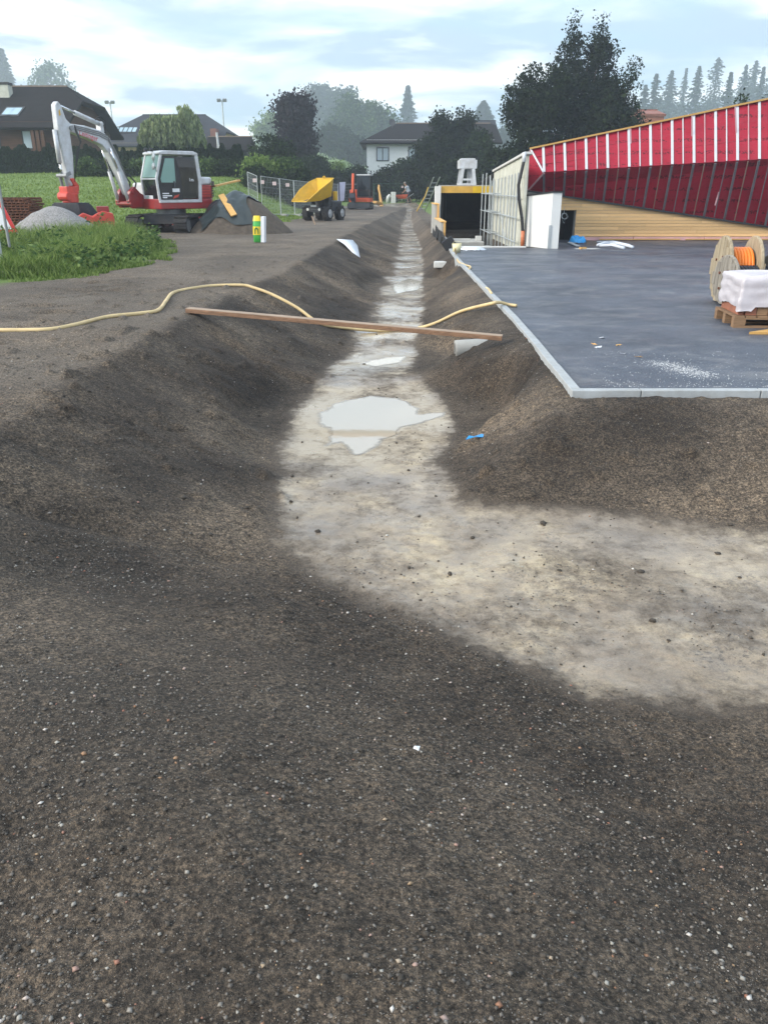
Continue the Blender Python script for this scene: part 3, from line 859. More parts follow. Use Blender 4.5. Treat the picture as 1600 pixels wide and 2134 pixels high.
for i in range(34):
    xt = 1130.5 + 22.05 * i + .02 * i * i
    wide = i % 2 == 0
    xf = xt - .004 * (xt - 1100) + 2
    a = P(*topat(xt), YW); f_ = P(*onfold(xf), yfold(xf)); xb = xf - (xf - 1131) / 469 * 32
    bq = P(*botat(xb), YW)
    wd = .074 if wide else .027
    d_ = (a - f_).normalized()
    up = Vector((1, 0, 0)).cross(d_)
    o1 = Vector((0, -.055, .01))
    if xt > 1126:
        W(hall).bar(f_ + o1, a + o1 - d_ * .02, wd, .03, up).build('batten', MBW if wide else MBT if i % 4 == 3 else MBW, hall)
    d2 = (f_ - bq).normalized(); up2 = Vector((1, 0, 0)).cross(d2)
    o2 = Vector((0, -.05, -.03))
    W(hall).bar(bq + o2 + d2 * .02, f_ + o2 - d2 * .01, wd * .9, .03, up2).build('batten', MBG if wide else MBN if i % 4 != 1 else MBG, hall)
W(hall).bar(tl + Vector((.02, -.06, 0)), fl + Vector((0, -.06, 0)), .05, .03, (0, -1, 0)).build('batten', MBW, hall)
W(hall).bar(bl + Vector((.02, -.06, 0)), fl + Vector((.02, -.06, -.02)), .05, .03, (0, -1, 0)).build('batten', MBT, hall)
for (xa, ya, xb_, yb_, yy) in ((1531, 222, 1533.5, 281, 26.72), (1313, 268, 1314, 300, 26.95), (1441, 241, 1441, 297, 26.85), (1489, 428, 1497, 400, 26.85)):
    W(hall).bar(P(xa, ya, yy), P(xb_, yb_, yy), .04, .012, (0, -1, 0)).build('tape', MBT, hall)
W(hall).bar(tl + Vector((0, -.06, .02)), tE + Vector((0, -.06, .02)), .14, .05).build('roof_edge', MT['plankyel'], hall)
W(hall).bar(bl + Vector((0, -.08, -.03)), bE + Vector((0, -.08, -.03)), .10, .05).build('soffit_edge', MT['black'], hall)
for k, zz_ in ((0, .62), (1, .30)):
    a1, a2 = lerp(fl, tl, zz_ + .03), lerp(fE, tE, zz_ + .06)
    W(hall).bar(a1 + Vector((0, -.036, 0)), a2 + Vector((0, -.036, 0)), .012, .035, (0, -1, .3)).build('membrane_lap', M('lap_shade_red', (.30, .012, .03), .5), hall)
body = W(hall)
zs = [(4.62, bl.z), (tl.x, tl.z), (tE.x, tE.z), (tE.x, -.1), (4.62, -.1)]
n_ = len(zs)
vs = [(x, YW + .06, z) for x, z in zs] + [(x, YW + 16, min(z, 2.2) if z > .5 else z) for x, z in zs]
# carcass with a doorway left open: built as strips
dx0, dx1 = P(1158, 470, YW).x, P(1197, 470, YW).x
dzt = P(1178, 432, YW).z
body.b2((4.62, YW + .06, -.1), (dx0, YW + .3, bl.z)); body.b2((dx0, YW + .06, dzt), (dx1, YW + .3, bl.z)); body.b2((dx1, YW + .06, -.1), (tE.x, YW + .3, bl.z - .02))
body.add([(tl.x, YW + .05, bl.z), (tE.x, YW + .05, bl.z), (tE.x, YW + .05, tE.z - .02), (tl.x, YW + .05, tl.z - .02)], [(0, 1, 2, 3)])
body.build('wall', MT['concretel'], hall)
W(hall).add([tl + Vector((-.05, 0, 0)), tE, (tE.x, YW + 18, tE.z - 1.6), (tl.x - .05, YW + 18, tl.z - 1.2)], [(0, 1, 2, 3)]).build('roof', MT['anthra'], hall)
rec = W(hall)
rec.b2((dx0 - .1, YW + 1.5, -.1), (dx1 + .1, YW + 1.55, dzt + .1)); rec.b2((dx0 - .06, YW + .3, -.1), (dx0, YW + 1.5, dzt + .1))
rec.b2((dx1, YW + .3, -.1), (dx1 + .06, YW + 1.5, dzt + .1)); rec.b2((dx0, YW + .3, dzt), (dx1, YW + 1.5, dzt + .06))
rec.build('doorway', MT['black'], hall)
cc = P(1174, 450, YW - .02)
W(hall).tube([cc + Vector((math.cos(a * .55) * .09, -.01 * a, math.sin(a * .55) * .09)) for a in range(24)], .008, 5).tube(
    [cc + Vector((0, 0, .09)), cc + Vector((0, 0, .26))], .007, 5).tube([cc + Vector((-.05, 0, -.1)), cc + Vector((.0, 0, -.19)), cc + Vector((.05, 0, -.22))], .007, 5).build('hanging_cable', MT['galv'], hall)
row, z0 = 0, .11
while z0 < bl.z - .02:
    xs0 = dx1 + .01 if z0 + .1 < dzt else 5.05
    x = xs0; first = True
    while x < tE.x:
        ln = random.uniform(.6, 2.3) if first else 2.35
        first = False
        x2 = min(x + ln, tE.x)
        sof = lerp(bl.z, bE.z, (x - bl.x) / (bE.x - bl.x))
        if z0 < sof:
            pr = random.uniform(0, .006)
            W(hall).b2((x + .0015, YW - .012 - pr, z0 + .004), (x2 - .002, YW + .055, z0 + .097)).build('plank', MT['clad'], hall)
        x = x2
    z0 += .1; row += 1
for xa, xb_ in ((dx1 + .03, 8.1), (8.12, 10.4), (10.42, 13.6), (13.62, 20)):
    W(hall).b2((xa, YW - .06 - random.uniform(0, .02), .0), (xb_, YW + .05, .085 + random.uniform(0, .02))).build('insulation_strip', MT['pink'], hall)
W(hall).bar((7.0, YW - .12, .03), (9.6, YW - .16, .035), .09, .03).build('base_board', MT['plankyel'], hall)
W(hall).bar((9.8, YW - .12, .03), (14.6, YW - .14, .035), .09, .03).build('base_board', MT['plankyel'], hall)

# ---- end wall of insulation boards beside the pit, white wing wall
ew = thing('end_wall', 'cream boarded end wall with sloping white coping beside the pit', 'wall', (4.1, 27.5, 0))
W(ew).add([(3.98, 24.3, -2.3), (3.98, 31.0, -2.3), (3.98, 31.0, 2.10), (3.98, 24.3, 2.44), (4.06, 24.3, -2.3), (4.06, 31.0, -2.3), (4.06, 31.0, 2.10), (4.06, 24.3, 2.44)],
          [(0, 3, 2, 1), (4, 5, 6, 7), (0, 4, 7, 3), (1, 2, 6, 5), (3, 7, 6, 2), (0, 1, 5, 4)]).build('core', MT['cream'], ew)
W(ew).bar((4.02, 24.2, 2.48), (4.02, 31.1, 2.14), .24, .07).build('coping', MT['concretel'], ew, bevel=.01)
for c_ in range(8):
    ya, yb_ = 24.34 + c_ * .83, 24.34 + c_ * .83 + .82
    for r_ in range(8):
        za, zb = -2.2 + r_ * .58, -2.2 + r_ * .58 + .572
        top_ = lerp(2.40, 2.08, (yb_ - 24.3) / 6.7)
        if za > top_ - .1: continue
        W(ew).b2((3.955 - random.uniform(0, .02), ya, za), (3.985, min(yb_, 30.98), min(zb, top_))).build('insulation_board', MT['cream'], ew)
wing = thing('wing_wall', 'white rendered wing wall with dark coping at the doorway', 'wall', (4.45, 23.9, 0))
pl = [(4.10, 24.4), (4.63, 23.4), (4.88, 23.4), (4.88, 24.4)]
W(wing).add([(x, y, 0) for x, y in pl] + [(4.10, 24.4, 1.36), (4.63, 23.4, 1.46), (4.88, 23.4, 1.46), (4.88, 24.4, 1.40)],
            [(0, 1, 5, 4), (1, 2, 6, 5), (2, 3, 7, 6), (3, 0, 4, 7), (4, 5, 6, 7)]).build('rendered_body', MT['plaster'], wing)
W(wing).add([(4.06, 24.4, 1.365), (4.60, 23.36, 1.465), (4.92, 23.36, 1.465), (4.92, 24.4, 1.405), (4.06, 24.4, 1.40), (4.60, 23.36, 1.50), (4.92, 23.36, 1.50), (4.92, 24.4, 1.44)],
            [(0, 1, 5, 4), (1, 2, 6, 5), (2, 3, 7, 6), (3, 0, 4, 7), (4, 5, 6, 7), (0, 3, 2, 1)]).build('coping', MT['black'], wing)
W(wing).b2((4.585, 23.385, .0), (4.66, 23.43, .62)).build('corner_strip', MT['galv'], wing)

# ---- pit: retaining wall, garage front, roof, cooler
gar = thing('underground_garage', 'concrete garage opening with yellow fascia beam above a dark interior', 'building', (3.3, 33, -2.2))
zt, zb = P(960, 388, 33).z, P(960, 402, 33).z
W(gar).b2((2.195, 32.98, zb), (3.42, 33.1, zt)).build('fascia_board', M('orange_yellow_board', (.62, .36, .06), .5), gar)
W(gar).b2((3.425, 32.975, zb), (4.95, 33.1, zt)).build('fascia_board', M('bright_yellow_board', (.72, .46, .01), .45), gar)
W(gar).b2((1.98, 32.9, -2.2), (2.19, 33.4, zt)).build('post', MT['plaster'], gar)
W(gar).prismz([(2.1, 33.11), (5.3, 33.11), (5.9, 44), (2.95, 44)], zt - .01, zt + .04).build('roof_slab', MT['concrete'], gar)
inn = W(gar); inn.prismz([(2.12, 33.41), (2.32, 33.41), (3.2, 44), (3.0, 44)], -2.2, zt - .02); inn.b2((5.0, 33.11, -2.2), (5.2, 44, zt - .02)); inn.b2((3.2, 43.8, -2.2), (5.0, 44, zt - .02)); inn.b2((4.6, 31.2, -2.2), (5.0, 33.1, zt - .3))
inn.build('inner_wall', M('dark_unlit_concrete', (.06, .06, .06), .9), gar)  # shade of the interior put into a darker concrete colour
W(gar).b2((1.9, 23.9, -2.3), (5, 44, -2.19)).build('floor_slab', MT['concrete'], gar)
rw = thing('retaining_wall', 'stepped concrete retaining wall along the swale with yellow edge boards', 'wall', (1.93, 28, 0))
steps = [(30.6, 32.88, 1.02), (27.2, 30.55, .55), (23.7, 27.15, .13)]
for k, (ya, yb_, zt_) in enumerate(steps):
    W(rw).b2((1.84, ya, -2.2), (1.98, yb_, zt_)).build('wall_section', MT['concrete'], rw, bevel=.01)
    if k < 2:
        W(rw).b2((1.82, ya - .03, zt_ + .003), (2.01, yb_, zt_ + .03)).build('edge_board', MT['plankyel'], rw)
        W(rw).b2((1.92, ya - .03, zt_ - .7), (1.99, ya - .003, zt_)).build('edge_board', MT['plankyel'], rw)
tb = W(rw)
for ya, yb_ in ((24.6, 26.2), (26.25, 28.2), (28.25, 30.0), (30.05, 31.6)):
    tb.add([(1.845 + random.uniform(-.02, 0), ya, hz(1.7, ya) + .30 + random.uniform(-.12, .1)), (1.845, yb_, hz(1.7, yb_) + .42 + random.uniform(-.12, .1)), (1.80, yb_, hz(1.7, yb_) - .1), (1.74, ya, hz(1.7, ya) - .1)], [(0, 1, 2, 3)])
tb.build('dimpled_membrane', MT['black'], rw, solid=.01)
st_ = W(rw); st_.b2((1.9, 23.76, -.25), (4.05, 23.94, .035)); st_.build('pit_edge_beam', MT['concretel'], rw, bevel=.01)
blk = thing('concrete_shaft', 'grey concrete shaft box standing in the pit', 'concrete block', (2.7, 27, -2.2))
W(blk).b2((2.25, 26.0, -2.19), (3.12, 27.8, .02)).build('body', MT['concrete'], blk, bevel=.015)
W(blk).b2((3.13, 25.9, -2.19), (3.45, 27.3, -.16)).build('low_step', MT['concrete'], blk, bevel=.015)
W(blk).b2((2.2, 27.0, .022), (2.8, 27.15, .06)).build('cover_strip', MT['concretel'], blk)
W(blk).b2((2.92, 26.6, .022), (3.1, 26.8, .16)).build('cap_block', MT['concretel'], blk)
cool = thing('dry_cooler', 'pale grey cooling unit on splayed legs on the garage roof', 'cooling unit', (0, 35.2, zt + .04))
ca, cb = P(957, 330, 35.2), P(991, 384, 35.2)
cx0, cx1, cz0, cz1 = ca.x, cb.x, zt + .041, ca.z
hh = cz1 - cz0
c_ = W(cool); c_.b2((cx0, 35.0, cz0 + hh * .62), (cx1, 36.1, cz1 - .06)); c_.build('fan_housing', MT['white'], cool, bevel=.015)
W(cool).b2((cx0 + .06, 35.1, cz1 - .058), (cx1 - .06, 36.0, cz1)).build('fan_cowl', MT['white'], cool, bevel=.02)
for xa, xb_ in ((cx0 + .06, cx0 + .14), (cx1 - .06, cx1 - .14)):
    for yy in (35.03, 36.05):
        W(cool).bar((xa, yy, cz0), (xb_, yy, cz0 + hh * .62), .13, .05, (0, 1, 0)).build('leg', MT['white'], cool)
W(cool).b2((cx0, 35.0, cz0), (cx1, 36.1, cz0 + .07)).build('base_frame', MT['white'], cool)
W(cool).b2((cx0 + .1, 35.02, cz0 + .18), (cx1 - .1, 35.06, cz0 + .25)).build('cross_rail', MT['white'], cool)
W(cool).b2((cx0 + .38, 35.4, cz0 + .07), (cx0 + .46, 35.7, cz0 + hh * .6)).build('pipe_box', MT['steel'], cool)
# scaffold in front of the end wall
sca = thing('scaffold', 'galvanised tube scaffold standing in the pit against the cream wall', 'scaffold', (3.7, 27.5, -2.18))
for xx_, ys2 in ((3.82, [24.5, 25.1, 25.7, 26.3, 27.1, 27.9, 28.7, 29.6, 30.5]), (3.62, [28.4, 29.3, 30.4, 31.5])):
    for yy in ys2:
        W(sca).tube([(xx_, yy, -2.18), (xx_, yy, 1.75 + random.uniform(0, .35) if xx_ < 3.5 or yy > 29 else 2.0 - (yy - 24) * .03)], .022, 6).build('standard', MT['galv'], sca)
for zz_ in (-1.2, -.5, .12, .78, 1.35):
    W(sca).tube([(3.80, 24.4, zz_), (3.80, 30.6, zz_ - .0)], .018, 6).build('ledger', MT['galv'], sca)
    W(sca).tube([(3.60, 28.3, zz_ + .03), (3.60, 31.6, zz_ + .03)], .018, 6).build('ledger', MT['galv'], sca)
    for yy in (28.25, 29.25, 30.35):
        W(sca).tube([(3.58, yy, zz_ + .05), (3.86, yy, zz_ + .05)], .018, 6).build('transom', MT['galv'], sca)
W(sca).tube([(3.84, 24.6, -1.2), (3.84, 28.0, .9)], .018, 6).build('brace', MT['galv'], sca)
# black downpipe with orange foot
dp = thing('downpipe', 'black flexible downpipe with orange foot beside the white wing wall', 'pipe', tuple(P(1086, 512, 24.15)))
pts = [P(1091, 335, 24.1), P(1085, 362, 24.1), P(1080, 385, 24.1), P(1081, 415, 24.1), P(1087, 455, 24.1), P(1089, 484, 24.1)]
fine = []
for a, b_ in zip(pts[:-1], pts[1:]):
    for q in range(4): fine.append(lerp(a, b_, q / 4))
W(dp).tube(fine + [pts[-1]], .045, 8).build('black_hose', MT['black'], dp, True)
W(dp).tube([pts[-1] + Vector((0, 0, .04)), P(1088, 513, 24.1)], .055, 10).build('orange_pipe', M('orange_pipe_plastic', (.55, .16, .06), .5), dp, True)
W(dp).tube([P(1092, 318, 24.15), P(1091, 338, 24.1)], .055, 8).build('white_elbow', MT['white'], dp, True)

# ---- houses
MROOF = M('dark_brown_roof', (.015, .0125, .0125), .85, .25, 2, .3, 12, spec=.12)
MROOFG = M('grey_slate_roof', (.036, .038, .046), .85, .15, 1, .2, 10, spec=.15)
MTIMB = M('brown_log_wall', (.085, .035, .017), .8, .4, 3, .4, 9, stretch=(.3, .3, 6))
MFRAME = M('dark_window_frame', (.02, .018, .018), .6)
MPANE = M('window_pane', (.42, .50, .55), .08, .1, 1)
MBARGE = M('weathered_barge_board', (.22, .17, .13), .8, .2, 3)
def house(name, label, x0, x1, y0, y1, zb, ze, zr, wall_m, roof_m, over=.7, hip=(0, 0), hq=(1, 1), ov_end=.5):
    h = thing(name, label, 'house', ((x0 + x1) / 2, (y0 + y1) / 2, zb))
    ym = (y0 + y1) / 2
    sl = (zr - ze) / (ym - y0)
    wl = W(h)
    wl.b2((x0, y0, zb), (x1, y1, ze + .12))
    for xe, q in ((x0, hq[0]), (x1, hq[1])):
        zq = ze + (zr - ze) * q - .15
        if q > .05:
            dyq = (ym - y0) * (1 - q)
            s_ = .12 if xe == x0 else -.12
            wl.add([(xe, y0, ze), (xe, y1, ze), (xe, ym + dyq, zq), (xe, ym - dyq, zq), (xe + s_, y0, ze), (xe + s_, y1, ze), (xe + s_, ym + dyq, zq), (xe + s_, ym - dyq, zq)],
                   [(0, 1, 2, 3), (7, 6, 5, 4), (0, 3, 7, 4), (1, 5, 6, 2), (3, 2, 6, 7)])
    wl.build('wall', wall_m, h)
    a, b = x0 - ov_end, x1 + ov_end
    zo = ze - sl * over
    def end(xe, i, q, sgn):
        zq = zo + (zr - zo) * q
        dq = (ym - (y0 - over)) * (1 - q)
        return (xe, ym - dq, zq), (xe, ym + dq, zq), (xe - sgn * i, ym, zr)
    lf_, lb_, lr_ = end(a, hip[0], hq[0], -1); rf_, rb_, rr_ = end(b, hip[1], hq[1], 1)
    rf = W(h)
    rf.face((a, y0 - over, zo), (b, y0 - over, zo), rf_, rr_, lr_, lf_)
    rf.face((b, y1 + over, zo), (a, y1 + over, zo), lb_, lr_, rr_, rb_)
    rf.face(rf_, rb_, rr_); rf.face(lb_, lf_, lr_)
    ro = rf.build('roof', roof_m, h, solid=.18)
    W(h).bar((lr_[0], ym, zr + .11), (rr_[0], ym, zr + .11), .25, .1).build('ridge_cap', MBARGE if roof_m is MROOF else roof_m, ro)
    return h, ro, sl
def window(h, x, z, w_, hh_, y, name='window'):
    o = W(h).b2((x, y - .06, z), (x + w_, y - .005, z + hh_)).build(name, MFRAME, h)
    n_ = 2 if w_ > .9 else 1
    pw = (w_ - .1 * (n_ + 1)) / n_
    for k in range(n_):
        W(h).b2((x + .1 + k * (pw + .1), y - .075, z + .1), (x + .1 + k * (pw + .1) + pw, y - .062, z + hh_ - .1)).build('pane', MPANE, o)
    return o
def skylight(h, ro, x, zlo, zhi, w_, y0, ze, sl, over):
    f_ = lambda xx, zz: Vector((xx, y0 + (zz - ze) / sl, zz)) + Vector((0, -sl, 1)).normalized() * .12
    o = W(h).add([f_(x - .12, zlo - .12), f_(x + w_ + .12, zlo - .12), f_(x + w_ + .12, zhi + .12), f_(x - .12, zhi + .12)], [(0, 1, 2, 3)]).build('skylight', MFRAME, ro, solid=.06)
    u = Vector((0, -sl, 1)).normalized() * .05
    W(h).add([f_(x, zlo) + u, f_(x + w_, zlo) + u, f_(x + w_, zhi) + u, f_(x, zhi) + u], [(0, 1, 2, 3)]).build('pane', MSKYL, o)
MSKYL = M('skylight_glass', (.35, .48, .55), .06, .1, 1)
# timber house, left edge
ya = 63.0; ym = 69.0
e_ = P(95, 280, ya - .8); rg = P(100, 183, ym)
h1, ro1, sl1 = house('timber_house', 'dark roofed log house with pale chimney at the left edge', e_.x - 16, e_.x + .6, ya, 75, 2.2, e_.z + .75, rg.z, MTIMB, MROOF, .8, (1, 1.9), (1, .62), .9)
c0 = P(8, 205, 67.6)
ch = W(h1).b2((c0.x, 67.0, rg.z - 2.2), (c0.x + .72, 67.75, P(12, 176, 67).z)).build('chimney', MT['cream'], ro1)
W(h1).b2((c0.x - .06, 66.95, P(12, 176, 67).z + .002), (c0.x + .78, 67.8, P(12, 171, 67).z)).build('cap', MFRAME, ch)
for px_ in (25, 40):
    a = P(px_, 247, 65.6); b_ = P(px_ + 13, 232, 66.2)
    skylight(h1, ro1, a.x, a.z, b_.z, .62, ya, e_.z + .75, sl1, .8)
a = P(51, 312, ya); window(h1, a.x, a.z, .75, 1.3, ya)
a = P(-12, 312, ya); window(h1, a.x, a.z, .6, 1.3, ya)
for px_ in (72, 82, 92):
    a = P(px_, 320, ya - .6); W(h1).b2((a.x, ya - .7, 2.2), (a.x + .22, ya - .5, e_.z + .4)).build('porch_post', MTIMB, h1)
# long grey roof behind the willow
ya = 104.0
e_ = P(250, 300, ya); rg = P(300, 241, 111)
h2, ro2, sl2 = house('long_grey_house', 'long misty grey roofed house with a row of skylights behind the willow', P(222, 300, ya).x, P(458, 300, ya).x, ya, 118, 2.5, e_.z, rg.z, M('ochre_render', (.45, .33, .17), .85), MROOFG, .6, (3.2, 3.2), (.45, .45), .4)
for k in range(5):
    a = P(237 + k * 9.5, 277, 106.4); skylight(h2, ro2, a.x, a.z, P(240, 268, 107.3).z, .42, ya, e_.z, sl2, .6)
W(h2).b2((P(440, 280, 105).x, 104.6, e_.z), (P(452, 280, 105).x, 106.5, P(440, 268, 105).z)).build('dormer', M('red_brown_dormer', (.20, .08, .06), .8), ro2)
# low dark shed with flue
ya = 82.0
a, b_ = P(430, 318, ya), P(513, 288, ya)
h3, ro3, sl3 = house('dark_shed', 'low dark shed with white flue pipe behind the thuja hedge', a.x, b_.x, ya, 87, 1.8, P(470, 312, ya).z, P(470, 287, 84.5).z, MFRAME, MROOF, .3, (0, 0), (1, 1), .2)
f0 = P(455, 305, 81.7)
W(h3).tube([f0, (f0.x - .05, 81.7, P(453, 276, 81.7).z)], .11, 8).box(f0 + Vector((.1, 0, -.05)), (.4, .3, .35)).build('flue', MT['white'], h3)
# white house in the centre
ya = 92.0
e_ = P(760, 305, ya - .8); rg = P(800, 259, 98)
h4, ro4, sl4 = house('white_house', 'white house with hipped dark roof and satellite dish among dark trees', P(764, 320, ya).x, P(1030, 320, ya).x, ya, 104, .8, e_.z + .55, rg.z, M('bright_white_render', (.82, .83, .82), .85, .04), MROOF, .8, (3.9, .6), (0.02, .9), .7)
a = P(784, 336, ya); window(h4, a.x, a.z, 1.35, 1.35, ya)
a = P(850, 338, ya); window(h4, a.x, a.z, 1.5, 1.5, ya)
d0 = P(817, 256, 96.5)
dsh = MB(h4.matrix_basis.inverted()).lathe([(.02, 0), (.2, .02), (.34, .08), (.36, .1), (.34, .09), (.02, .01)], d0, (.1, -1, .25), 20).tube([d0 + Vector((0, .05, 0)), P(817, 276, 96.2)], .05, 6)
dsh.build('satellite_dish', MT['anthra'], ro4)
ya = 125.0
h5, ro5, _ = house('far_grey_roof_house', 'hazy grey gable roof peeping out right behind the white house', P(975, 290, ya).x, P(1033, 290, ya).x, ya, 133, 3.5, P(1000, 276, ya).z, P(1000, 253, 129).z, M('grey_render', (.35, .36, .38), .85), MROOFG, .3, (0, 0), (1, 1), .3)
ya = 74.0
a, b_ = P(1345, 262, ya), P(1384, 238, ya)
h6, ro6, _ = house('brick_red_outbuilding', 'small brick red building peeping over the red hall roof', a.x - 1, b_.x, ya, 79, .5, P(1360, 240, ya).z, P(1360, 238, 76).z + .25, M('brick_red_render', (.30, .12, .08), .85), M('clay_roof', (.25, .10, .07), .8), .1, (0, 0), (1, 1), .1)
# floodlight masts
for k, (px_, py_, yb_, lab) in enumerate(((230, 215, 255, 'floodlight mast with two lamp heads left of the willow'), (463, 211, 290, 'floodlight mast with two lamp heads right of the willow'))):
    Yp = 128.0
    tp = P(px_, py_, Yp)
    ms = thing('floodlight_mast', lab, 'light pole', (tp.x, Yp, 4.0), group='floodlight masts')
    W(ms).tube([(tp.x, Yp, 4.0), (tp.x, Yp, tp.z)], [.16, .09], 8).build('pole', MT['galv'], ms)
    W(ms).b2((tp.x - .6, Yp - .05, tp.z), (tp.x + .6, Yp + .05, tp.z + .1)).build('crossarm', MT['galv'], ms)
    for s_ in (-1, 1):
        W(ms).box((tp.x + s_ * .42, Yp - .15, tp.z + .12), (.55, .35, .42), Matrix.Rotation(R(18), 3, 'X')).build('lamp_head', MT['steel'], ms, bevel=.04)

# ================================================================== TREES AND HEDGES
def leaves(name, c, size, mat, parent, flat=0.0, stretch=1.0, dirs=None):
    n = len(c)
    u = RNG.normal(0, 1, (n, 3)) if dirs is None else dirs + RNG.normal(0, .25, (n, 3))
    u[:, 2] *= (1 - flat)
    u /= np.linalg.norm(u, axis=1)[:, None] + 1e-9
    v = np.cross(u, RNG.normal(0, 1, (n, 3))); v /= np.linalg.norm(v, axis=1)[:, None] + 1e-9
    s = (size * RNG.uniform(.55, 1.45, n))[:, None]
    u *= s * .5 * stretch; v *= s * .38
    q = np.stack([c - u, c + v - u * .1, c + u, c - v - u * .1], 1).reshape(-1, 3)
    f = np.arange(n * 4).reshape(-1, 4)
    return npmesh(name, q, f, mat, parent)
def lobes_pts(lobes, n, shell=.55, rough=.22):
    w_ = np.array([(l[3] * l[4] * l[5]) ** .8 for l in lobes]); w_ /= w_.sum()
    k = RNG.choice(len(lobes), n, p=w_)
    lb = np.array(lobes)[k]
    d = RNG.normal(0, 1, (n, 3)); d /= np.linalg.norm(d, axis=1)[:, None]
    az = np.arctan2(d[:, 1], d[:, 0])
    bump_ = 1 + rough * fbm(az * 1.9 + k * 7.7, d[:, 2] * 3 + k * 3.1, 1.3, 3, 9)
    r = (shell + (1 - shell) * RNG.random(n) ** .6) * bump_
    return lb[:, :3] + d * lb[:, 3:] * r[:, None]
def trunk_mesh(parent, base, top, r, limbs, mat):
    m = MB(); b, t_ = Vector(base), Vector(top)
    pts = [lerp(b, t_, k / 5) + Vector((random.uniform(-.1, .1), random.uniform(-.1, .1), 0)) * (k > 0) for k in range(6)]
    m.tube(pts, [r * (1.25 - .2 * k) if k < 5 else r * .12 for k in range(6)], 8)
    for l in limbs:
        l = Vector(l); s0 = lerp(b, t_, random.uniform(.3, .75)); mid_ = lerp(s0, l, .55) + Vector((0, 0, .12 * (l - s0).length))
        m.tube([s0, mid_, l], [r * .42, r * .26, r * .06], 6)
    return m.build('trunk', mat, parent, True)
def broadleaf(name, label, base, H, Wd, mat, n=7000, leaf=.22, cb=.2, nl=9, seed=1, bark=None, lobes=None, group=None, cat='tree', shell=.5, top=0.5):
    global RNG
    rs = random.Random(seed)
    o = thing(name, label, cat, base, group=group)
    if lobes is None:
        lobes = [(0, 0, H * (cb + (1 - cb) * .45), Wd * .36, Wd * .34, H * (1 - cb) * .44)]
        for k in range(nl):
            a = k / nl * 6.28 + rs.uniform(-.4, .4); zq = cb + (1 - cb) * rs.uniform(.18, .80)
            rad = Wd * .5 * (1 - abs((zq - cb) / (1 - cb) - .42) * .95) * rs.uniform(.55, .85)
            s_ = rs.uniform(.16, .27)
            lobes.append((math.cos(a) * rad, math.sin(a) * rad, zq * H, Wd * s_, Wd * s_, H * (1 - cb) * s_ * .75))
        for k in range(3):
            s_ = rs.uniform(.12, .2)
            lobes.append((rs.uniform(-.16, .16) * Wd, rs.uniform(-.16, .16) * Wd, H * rs.uniform(.82, .93), Wd * s_, Wd * s_, H * s_ * .55))
    trunk_mesh(o, (0, 0, -.3), (0, 0, H * .8), max(.07, H * .018), [tuple(l[:3]) for l in lobes[1:9]], bark or MT['bark'])
    nt_ = max(40, n // 22)
    tw = lobes_pts(lobes, nt_, shell, .30)
    k = RNG.integers(0, nt_, n)
    sg_ = leaf * RNG.uniform(.7, 1.7, nt_)[k][:, None]
    leaves('crown', tw[k] + RNG.normal(0, 1, (n, 3)) * sg_ * np.array([1, 1, .75]), leaf, mat, o)
    return o
def conifer(name, label, base, H, Wd, mat, n=6000, leaf=.22, cb=.08, droop=.25, group=None, gappy=.15, power=.85, tiers=None):
    o = thing(name, label, 'tree', base, group=group)
    trunk_mesh(o, (0, 0, -.3), (0, 0, H * .99), H * .013, [], MT['bark'])
    pts, dirs = [], []
    nb = tiers or int(60 + H * 6)
    q = max(8, int(n / nb))
    for k in range(nb):
        fz = cb + (1 - cb) * (1 - (1 - (k + random.random()) / nb) ** 1.25)
        rad = Wd * .5 * max(0., (1 - fz) / (1 - cb)) ** power
        a = k * 2.4 + random.uniform(-.5, .5); ln = max(.12, rad * random.uniform(1 - gappy * 2.4, 1.12))
        tt = np.sort(RNG.random(q) ** .8)
        x = np.cos(a) * ln * tt; y = np.sin(a) * ln * tt
        z = fz * H + .05 * ln - droop * ln * tt ** 1.3 + (.14 * ln) * tt ** 4
        spread = (.05 + .11 * ln * (1 - .65 * tt))[:, None] * np.array([[1, 1, .38]])
        pts.append(np.stack([x, y, z], -1) + RNG.normal(0, 1, (q, 3)) * spread)
        dirs.append(np.tile([math.cos(a), math.sin(a), -.3], (q, 1)))
    leaves('crown', np.concatenate(pts), leaf, mat, o, .2, 1.5, np.concatenate(dirs))
    return o
L_DARK = leafmat('dark_evergreen_leaf', (.009, .017, .006), (.028, .044, .013), .1)
L_BLACKG = leafmat('deep_green_leaf', (.014, .026, .011), (.042, .068, .022), .12)
L_COPPER = leafmat('copper_beech_leaf', (.022, .017, .022), (.05, .04, .045), .12)
L_MID = leafmat('mid_green_leaf', (.045, .085, .025), (.12, .18, .05), .3)
L_LIGHT = leafmat('light_green_leaf', (.13, .21, .05), (.29, .37, .11), .4)
L_WILLOW = leafmat('willow_leaf', (.20, .26, .10), (.42, .47, .24), .45)
L_CONI = leafmat('spruce_needle', (.010, .018, .008), (.030, .045, .018), .1)
def base_at(px, py, Y, z=None):
    p = P(px, py, Y)
    return (p.x, Y, hz(p.x, Y) - .1 if z is None else z)
def tree_px(fn, name, label, x0, x1, ytop, Y, mat, **kw):
    xc = (x0 + x1) / 2
    b = base_at(xc, ytop, Y)
    top_ = P(xc, ytop, Y)
    return fn(name, label, b, top_.z - b[2], P(x1, ytop, Y).x - P(x0, ytop, Y).x, mat, **kw)

